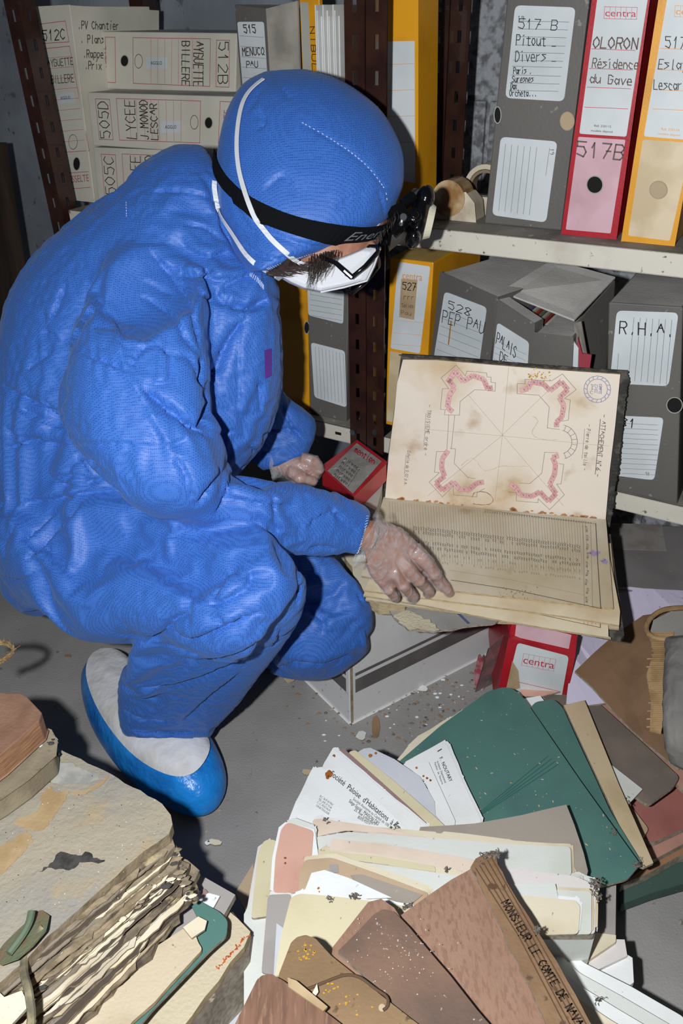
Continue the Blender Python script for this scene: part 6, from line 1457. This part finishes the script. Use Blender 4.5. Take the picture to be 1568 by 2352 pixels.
# lowest bundle
t = thing('paper_bundle', Pz(430, 2280, 0), 'cream-topped bundle with grey wooden-looking side at the foot of left-hand heap', 'paper bundle')
sheet('bundle_top', [(400, 2010), (470, 2030), (575, 2140), (560, 2175), (470, 2290), (380, 2420), (330, 2520), (-60, 2520), (-60, 2200)], .20, .012, paper('bundle_cream', '#d5c3a0', '#b9a27a', '#8c7759', bump=.6), None, parent=t, rag=.002, Mside=PAGES)
sheet('bundle_side', [(400, 2012), (470, 2032), (578, 2142), (572, 2190), (482, 2310), (392, 2440), (345, 2520), (-60, 2520), (-60, 2200)], .187, .185, mat('weathered_side', '#7c7064', .9, '#5c5249', 30, (.4, .6), '#9c8f80', 80, bump=.7, stretch=(1, 1, 4)), 'weathered grey side', parent=t, rag=.002)
mb = MB()
for k in range(26):
    x = 500+k*2.6; y = 2225-k*2.9; p = Pz(x, y, .20); mb.tube([p, p+Vector((random.uniform(-.004, .006), random.uniform(-.004, .004), random.uniform(.0, .005)))], .0007, mat('orange_thread', '#c8632a', .8), 5)
mb.build('frayed_threads', t)
# papers and folders between, step by step
def heap(name, pts, z, th, M, label, cat, **k): return sheet(name, pts, z, th, M, label, cat, **k)
heap('grey_card', [(420, 2010), (470, 2015), (540, 2055), (515, 2100), (430, 2170), (300, 2200)], .225, .01, P_GREY, 'grey card corner protruding from the left-hand heap', 'card')
heap('paper_sheet', [(440, 2040), (505, 2058), (490, 2085), (445, 2070)], .230, .002, P_WHITE, 'white slip with brown blot on the grey card corner', 'paper', extra=lambda mb, s: [blob(mb, s, 468, 2052, 9, P_MAUVE, .001)])
heap('card_folder', [(430, 2060), (445, 2062), (505, 2095), (523, 2115), (520, 2150), (480, 2185), (350, 2320), (300, 2380), (285, 2345), (380, 2230), (450, 2160), (455, 2110)], .240, .004, P_GREEN, 'green folder edge with rounded corner in left-hand heap', 'folder')
heap('card_folder', [(300, 2210), (410, 2140), (440, 2120), (455, 2165), (465, 2180), (400, 2250), (300, 2350), (200, 2520), (60, 2520), (200, 2330)], .250, .006, paper('dirty_cream', '#d3bf9c', '#b59d74', '#7a6a54', bump=.4), 'dirty cream folder lying over the green folder', 'folder', rag=.002, Mside=PAGES)
heap('paper_sheet', [(420, 2130), (455, 2105), (475, 2115), (470, 2135), (440, 2155)], .254, .003, P_CREAM, 'torn cream scrap beside the green folder corner', 'paper', rag=.002)
lv = [(.262, [(350, 2040), (400, 2020), (412, 2110), (396, 2120), (300, 2230), (150, 2380), (60, 2520), (-60, 2520), (-60, 2300)]),
      (.274, [(380, 1990), (440, 2010), (455, 2040), (430, 2075), (395, 2100), (300, 2190), (100, 2370), (-60, 2480), (-60, 2200)]),
      (.286, [(380, 1960), (430, 1975), (458, 2000), (438, 2040), (385, 2085), (260, 2190), (60, 2340), (-60, 2420), (-60, 2150)]),
      (.298, [(360, 1930), (400, 1945), (435, 1985), (400, 2030), (330, 2080), (200, 2180), (40, 2300), (-60, 2370), (-60, 2100)]),
      (.310, [(340, 1920), (385, 1925), (415, 1965), (385, 2010), (300, 2065), (150, 2190), (0, 2300), (-60, 2330), (-60, 2050)]),
      (.320, [(320, 1910), (390, 1910), (402, 1945), (375, 1975), (280, 2035), (130, 2160), (0, 2270), (-60, 2300), (-60, 2050)])]
names = ['lowest', 'second lowest', 'third', 'fourth', 'fifth', 'uppermost']
t = thing('rotten_ledger', Pz(200, 2150, .25), 'swollen rotten ledger of crumbling leaves beneath the big board', 'ledger')
for i, (z_, pts) in enumerate(lv):
    V, F1, F2 = sheet_geo(pts, z_, .0105, DIRTP, rag=.006, step=.012, curl=.004, seed=i)
    mb = MB(); mb.mesh(V, F1, DIRTP); mb.mesh(V, F2, DIRTP); o = mb.build('leaf_block', t)
random.seed(77)
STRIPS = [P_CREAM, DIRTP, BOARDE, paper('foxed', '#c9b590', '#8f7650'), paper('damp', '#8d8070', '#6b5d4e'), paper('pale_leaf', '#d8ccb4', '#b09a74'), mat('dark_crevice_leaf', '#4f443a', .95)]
for k in range(54):
    t_ = (k+random.random())/54; a_ = Vector((398, 1930)).lerp(Vector((448, 2075)), t_); b_ = Vector((-50, 2275)).lerp(Vector((40, 2480)), t_)
    u0 = random.uniform(0, .55); u1 = min(1, u0+random.uniform(.25, .6)); wpx = random.uniform(4, 15)
    nrm_ = Vector((.62, .78))*wpx; top_ = []; bot_ = []; m_ = 14
    for j in range(m_):
        p = a_.lerp(b_, u0+(u1-u0)*j/(m_-1)); e_ = 1 if 0 < j < m_-1 else .2
        top_.append((p.x+random.uniform(-2.5, 2.5), p.y+random.uniform(-2.5, 2.5))); bot_.append((p.x+nrm_.x*e_*random.uniform(.5, 1.2), p.y+nrm_.y*e_*random.uniform(.5, 1.2)))
    V, F1, F2 = sheet_geo(top_+bot_[::-1], .329-.062*t_+random.uniform(0, .004), random.uniform(.001, .004), None)
    M = random.choice(STRIPS); mb = MB(); mb.mesh(V, F1, M); mb.mesh(V, F2, BOARDE); mb.build('page_edge', t)
mb = MB(); sf = Surf(Vector((0, 0, .3125)), (0, 0, 1))
mb.hexa([sf.pt(x, y) for x, y in ((185, 2095), (225, 2060), (300, 2005), (325, 1992), (330, 2005), (245, 2075), (205, 2105))], Vector((0, 0, -.002)), P_CREAM)
printed(mb, sf, 'HAUS', (213, 2090), (233, 2106), (222, 2080), INKB, .0012); line(mb, sf, [(228, 2118), (282, 2068)], INKB, .002, .0015); mb.build('printed_leaf', t)
mb = MB()
for k in range(160):
    u = random.random(); a_ = Vector((400, 1945)).lerp(Vector((440, 2070)), u) if random.random() < .5 else Vector((395, 2020)).lerp(Vector((60, 2290)), u)
    p = Pz(a_.x+random.uniform(-10, 10), a_.y+random.uniform(-10, 10), random.uniform(.27, .315)); r_ = random.uniform(.001, .004)
    mb.ell(p, (Vector((r_*random.uniform(1, 2.4), r_*.5, 0)), Vector((-r_*.3, r_, 0)), Vector((0, 0, r_*.5))), random.choice([DIRTP, BOARDE, BURN, P_CREAM]), 6, 4)
for k in range(40):
    u = k/40; x0 = 395-u*330+random.uniform(-8, 8); y0 = 2030+u*250+random.uniform(-8, 8); z_ = random.uniform(.285, .305)
    P = [Pz(x0-j*12+random.uniform(-2, 2), y0+j*9+random.uniform(-2, 2), z_+random.uniform(0, .003)) for j in range(5)]
    mb.tube(P, random.uniform(.0008, .0018), random.choice([P_CREAM, DIRTP, BOARDE]), 5)
o = mb.build('crumbled_edges', t); o['kind'] = 'stuff'
# top board
def brd(mb, s):
    random.seed(8)
    def patch(pts, M, off=.0012, jit=3):
        D = densify(pts+[pts[0]], 7)[:-1]; mb.poly([s.pt(x+random.uniform(-jit, jit), y+random.uniform(-jit, jit), off) for x, y in D], M)
    patch([(120, 1805), (130, 1822), (160, 1822), (110, 1895), (85, 1908), (35, 1892), (90, 1860), (95, 1830)], PEEL)
    patch([(160, 1822), (200, 1815), (240, 1790), (250, 1782), (240, 1800), (190, 1828)], PEEL, .0014, 2)
    patch([(60, 1910), (75, 1925), (60, 1950), (0, 2010), (-30, 2000), (-20, 1960)], PEEL)
    patch([(92, 2004), (120, 1980), (140, 1960), (180, 1968), (205, 1958), (215, 1970), (243, 1978), (230, 1986), (190, 1980), (165, 2000), (135, 1998), (110, 1998)], BURN, .0016, 3)
    patch([(120, 1740), (180, 1765), (230, 1788), (200, 1800), (130, 1800), (60, 1780)], mat('grey_scuff', '#97958f', .9, '#b0aca2', 50), .0010, 4)
    for k in range(120): blob(mb, s, random.uniform(0, 380), random.uniform(1780, 2080), random.uniform(.4, 1.4), random.choice([P_WHITE, BURN]), .0014) if True else 0
board = heap('cardboard_cover', [(132, 1718), (240, 1770), (372, 1846), (392, 1872), (396, 1893), (388, 1915), (330, 1955), (270, 2010), (180, 2090), (110, 2150), (60, 2205), (-80, 2330), (-80, 1880), (0, 1830)], .340, .016, BOARD, 'large mouldy beige cardboard cover on top of the left-hand heap', 'cover board', Mside=BOARDE, rag=.0015, step=.012, extra=brd)
# curled flap and string at the left edge
t = thing('leather_flap', Pz(60, 2130, .33), 'curled old leather flap lying on the mouldy cover', 'flap')
mb = MB(); FLP = mat('old_leather', '#8a7558', .8, '#6d7a5c', 24, (.4, .6), '#8a4a30', 40, (.58, .68), bump=.5)
P = [(0, 2165), (20, 2130), (60, 2098), (95, 2092), (112, 2105), (105, 2135), (75, 2170), (40, 2200), (0, 2215)]
mb.hexa([Pz(x, y, .347+.02*math.sin((x+y)*.02)) for x, y in P], Vector((0, 0, -.004)), FLP); mb.build('flap_leather', t, bevel=.001)
mb = MB(); mb.tube([Pz(x, y, .362) for x, y in densify([(72, 2095), (66, 2120), (50, 2150), (20, 2190)], 6)], .004, mat('verdigris_strip', '#5f6e58', .7), 8); mb.build('strip', t)
mb = MB(); mb.tube([Pz(x, y, .338+.02*math.sin(y*.02)**2) for x, y in densify([(100, 2130), (62, 2180), (55, 2230), (66, 2280), (72, 2340), (60, 2400)], 6)], .0042, mat('frayed_rope', '#6f6a58', .9, '#94886a', 80), 8)
tag(mb.build('old_string'), 'frayed grey-green string running down the left-hand heap', 'string')
heap('paper_sheet', [(-60, 2230), (10, 2290), (50, 2275), (66, 2310), (20, 2360), (-60, 2420)], .335, .004, P_CREAM, 'torn cream leaf at the lower left corner', 'paper', rag=.003)
# two books at the upper left of the heap
BKE = mat('book_fore_edge', '#a37a5a', .8, '#7d583e', 200, (.4, .6), stretch=(.2, .2, 5))
t = thing('old_book', Pz(20, 1740, .34), 'greyish beige book with worn spine on the mouldy cover, under the reddish book', 'book')
V, F1, F2 = sheet_geo([(-80, 1800), (-40, 1740), (75, 1668), (112, 1680), (125, 1705), (122, 1735), (60, 1790), (0, 1832), (-80, 1880)], .378, .036, BOARD)
BK2 = mat('beige_book', '#9a8e76', .85, '#7f745f', 20, (.4, .65), '#5a5145', 50, (.62, .7), bump=.4)
mb = MB(); mb.mesh(V, F1, BK2); mb.mesh(V, F2, BK2); mb.build('cover', t, bevel=.004)
mb = MB(); random.seed(2)
for k in range(40):
    p = Pz(random.gauss(112, 8), random.gauss(1715, 14), .370+random.uniform(-.01, .008)); r_ = random.uniform(.001, .003); mb.ell(p, (Vector((r_*2, 0, 0)), Vector((0, r_, r_)), Vector((0, -r_, r_))), BURN if k % 3 else P_WHITE, 6, 4)
mb.build('frayed_corner', t)
t = thing('old_book', Pz(10, 1650, .38), 'reddish-brown book with ridged page edges, topmost at the left edge', 'book')
V, F1, F2 = sheet_geo([(-90, 1610), (0, 1590), (48, 1592), (62, 1600), (96, 1636), (90, 1655), (0, 1735), (-90, 1800)], .418, .034, BR1)
mb = MB(); BK3 = mat('red_brown_book', '#98745e', .75, '#84614c', 20, bump=.4); mb.mesh(V, F1, BK3); mb.mesh(V, F2, BKE); mb.build('cover', t, bevel=.0015)
# rope loop hanging in at the left edge
mb = MB(); RP = mat('hemp', '#9b8058', .9, '#6e5838', 100)
P = [Pz(x, y, .44) for x, y in densify([(-60, 1480), (-20, 1475), (15, 1478), (32, 1492), (20, 1508), (0, 1520), (-40, 1535)], 5)]
for k in range(3):
    Q_ = [p+Vector((math.cos(i*.9+k*2.1), math.sin(i*.9+k*2.1), math.sin(i*.9+k*2.1)))*.0018 for i, p in enumerate(P)]; mb.tube(Q_, .0017, RP, 6)
random.seed(9)
for k in range(40):
    p = random.choice(P[len(P)//3:]); d_ = Vector((random.uniform(-1, 1), random.uniform(-1, 1), random.uniform(-.5, 1)))*.008
    mb.tube([p, p+d_*.5+Vector((0, 0, .001)), p+d_], .0003, RP, 4)
tag(mb.build('hemp_rope'), 'frayed end of hemp rope looping in at the left edge', 'rope')
# ------------------------------------------------------------------ scraps on the floor
scr = [((862, 1668), 12, 30, P_KRAFT, 'dark brown shard of card leaning on the floor by the carton corner'), ((970, 1582), 12, 8, P_WHITE, 'white plaster crumb between striped carton and red box'), ((830, 1688), 14, 12, P_GREENW, 'pale dusty crumb pile in front of the striped carton'),
       ((492, 1934), 18, 8, P_CREAM, 'cream paper scrap on the floor below the shoe cover'), ((478, 1480+455), 8, 7, P_WHITE, 'small pale flake beside the cream scrap on the floor'), ((664, 1558), 16, 10, P_TAN, 'tan scrap on the floor under the far knee'), ((684, 1556), 10, 5, mat('green_bit', '#2f9a58', .5), 'bright green bit of plastic under the far knee'),
       ((704, 1772), 16, 7, P_TAN, 'tan flake on floor left of the Société Paloise letter'), ((155, 1505), 9, 4, P_KRAFT, 'brown crumb on the floor left of the shoe cover')]
for (x, y), rx, ry, M, lb in scr:
    random.seed(int(x)); pts = [(x+rx*math.cos(a)*random.uniform(.6, 1.1), y+ry*math.sin(a)*random.uniform(.6, 1.1)) for a in [k*.7 for k in range(9)]]
    if 'Société' in lb: lb = 'tan flake on the floor left of the white letters'
    sheet('floor_scrap', pts, .004, .0035, M, lb, 'scrap')

random.seed(15)
mb = MB(); FL = mat('dust_fluff', '#5d554c', .95, '#8a8176', 200)
for cx_, cy_, z_, n_, sp_ in ((755, 2066, .2405, 10, 7), (812, 2060, .2405, 14, 9), (1366, 2032, .222, 34, 14), (1372, 2062, .22, 14, 10), (1138, 1962, .292, 26, 10), (1115, 1965, .292, 20, 12), (1464, 1985, .168, 20, 10), (1410, 1912, .168, 10, 6), (1025, 2000, .226, 7, 8), (935, 2085, .2405, 12, 9),
                              (985, 2095, .2405, 10, 9), (1235, 2135, .292, 14, 8), (1440, 1838, .13, 8, 8), (905, 1896, .205, 8, 12), (748, 1882, .21, 6, 8), (1372, 2300, .2, 6, 9)):
    for k in range(n_):
        p = Pz(random.gauss(cx_, sp_*.5), random.gauss(cy_, sp_*.5), z_); P = [p]
        for j in range(4): P.append(P[-1]+Vector((random.uniform(-1, 1), random.uniform(-1, 1), random.uniform(-.3, .7)))*.0022)
        mb.tube(P, random.uniform(.0003, .0009), FL, 4)
tag(mb.build('dust_fluff'), 'dark dust fluff and crumbs scattered over the folders and papers', 'dust', kind='stuff')
mb = MB()
for k in range(150):
    x, y = random.uniform(930, 1450), random.uniform(1600, 1980)
    if not (x > 1000 and y < 1600+(x-900)*.75+200 and y > 1600+(x-1180)*1.25): continue
    p = Pz(x, y, .1672); r_ = random.uniform(.0003, .0011); a_ = random.uniform(0, 3.14)
    mb.ell(p, (Vector((math.cos(a_), math.sin(a_), 0))*r_*random.uniform(1, 3), Vector((-math.sin(a_), math.cos(a_), 0))*r_, Vector((0, 0, r_*.4))), mat('tan_crumb', '#c9b68c', .9), 5, 4)
tag(mb.build('paper_crumbs'), 'tiny tan crumbs scattered on the teal-green folder', 'crumbs', kind='stuff')
mb = MB()
for k in range(420):
    x = random.gauss(930, 110); y = random.gauss(1610, 60)
    if y < 1560-(x-805)*.25 and x > 800: continue
    p = Pz(x, y, .0008); r_ = random.uniform(.0005, .0032)**1; M_ = random.choice([P_WHITE, P_GREY, FL, P_KRAFT, CRUMB])
    mb.ell(p, (Vector((r_*random.uniform(1, 2), 0, 0)), Vector((0, r_, 0)), Vector((0, 0, r_*.7))), M_, 6, 4)
tag(mb.build('plaster_rubble'), 'plaster crumbs and grit along the foot of the striped carton', 'rubble', kind='stuff')
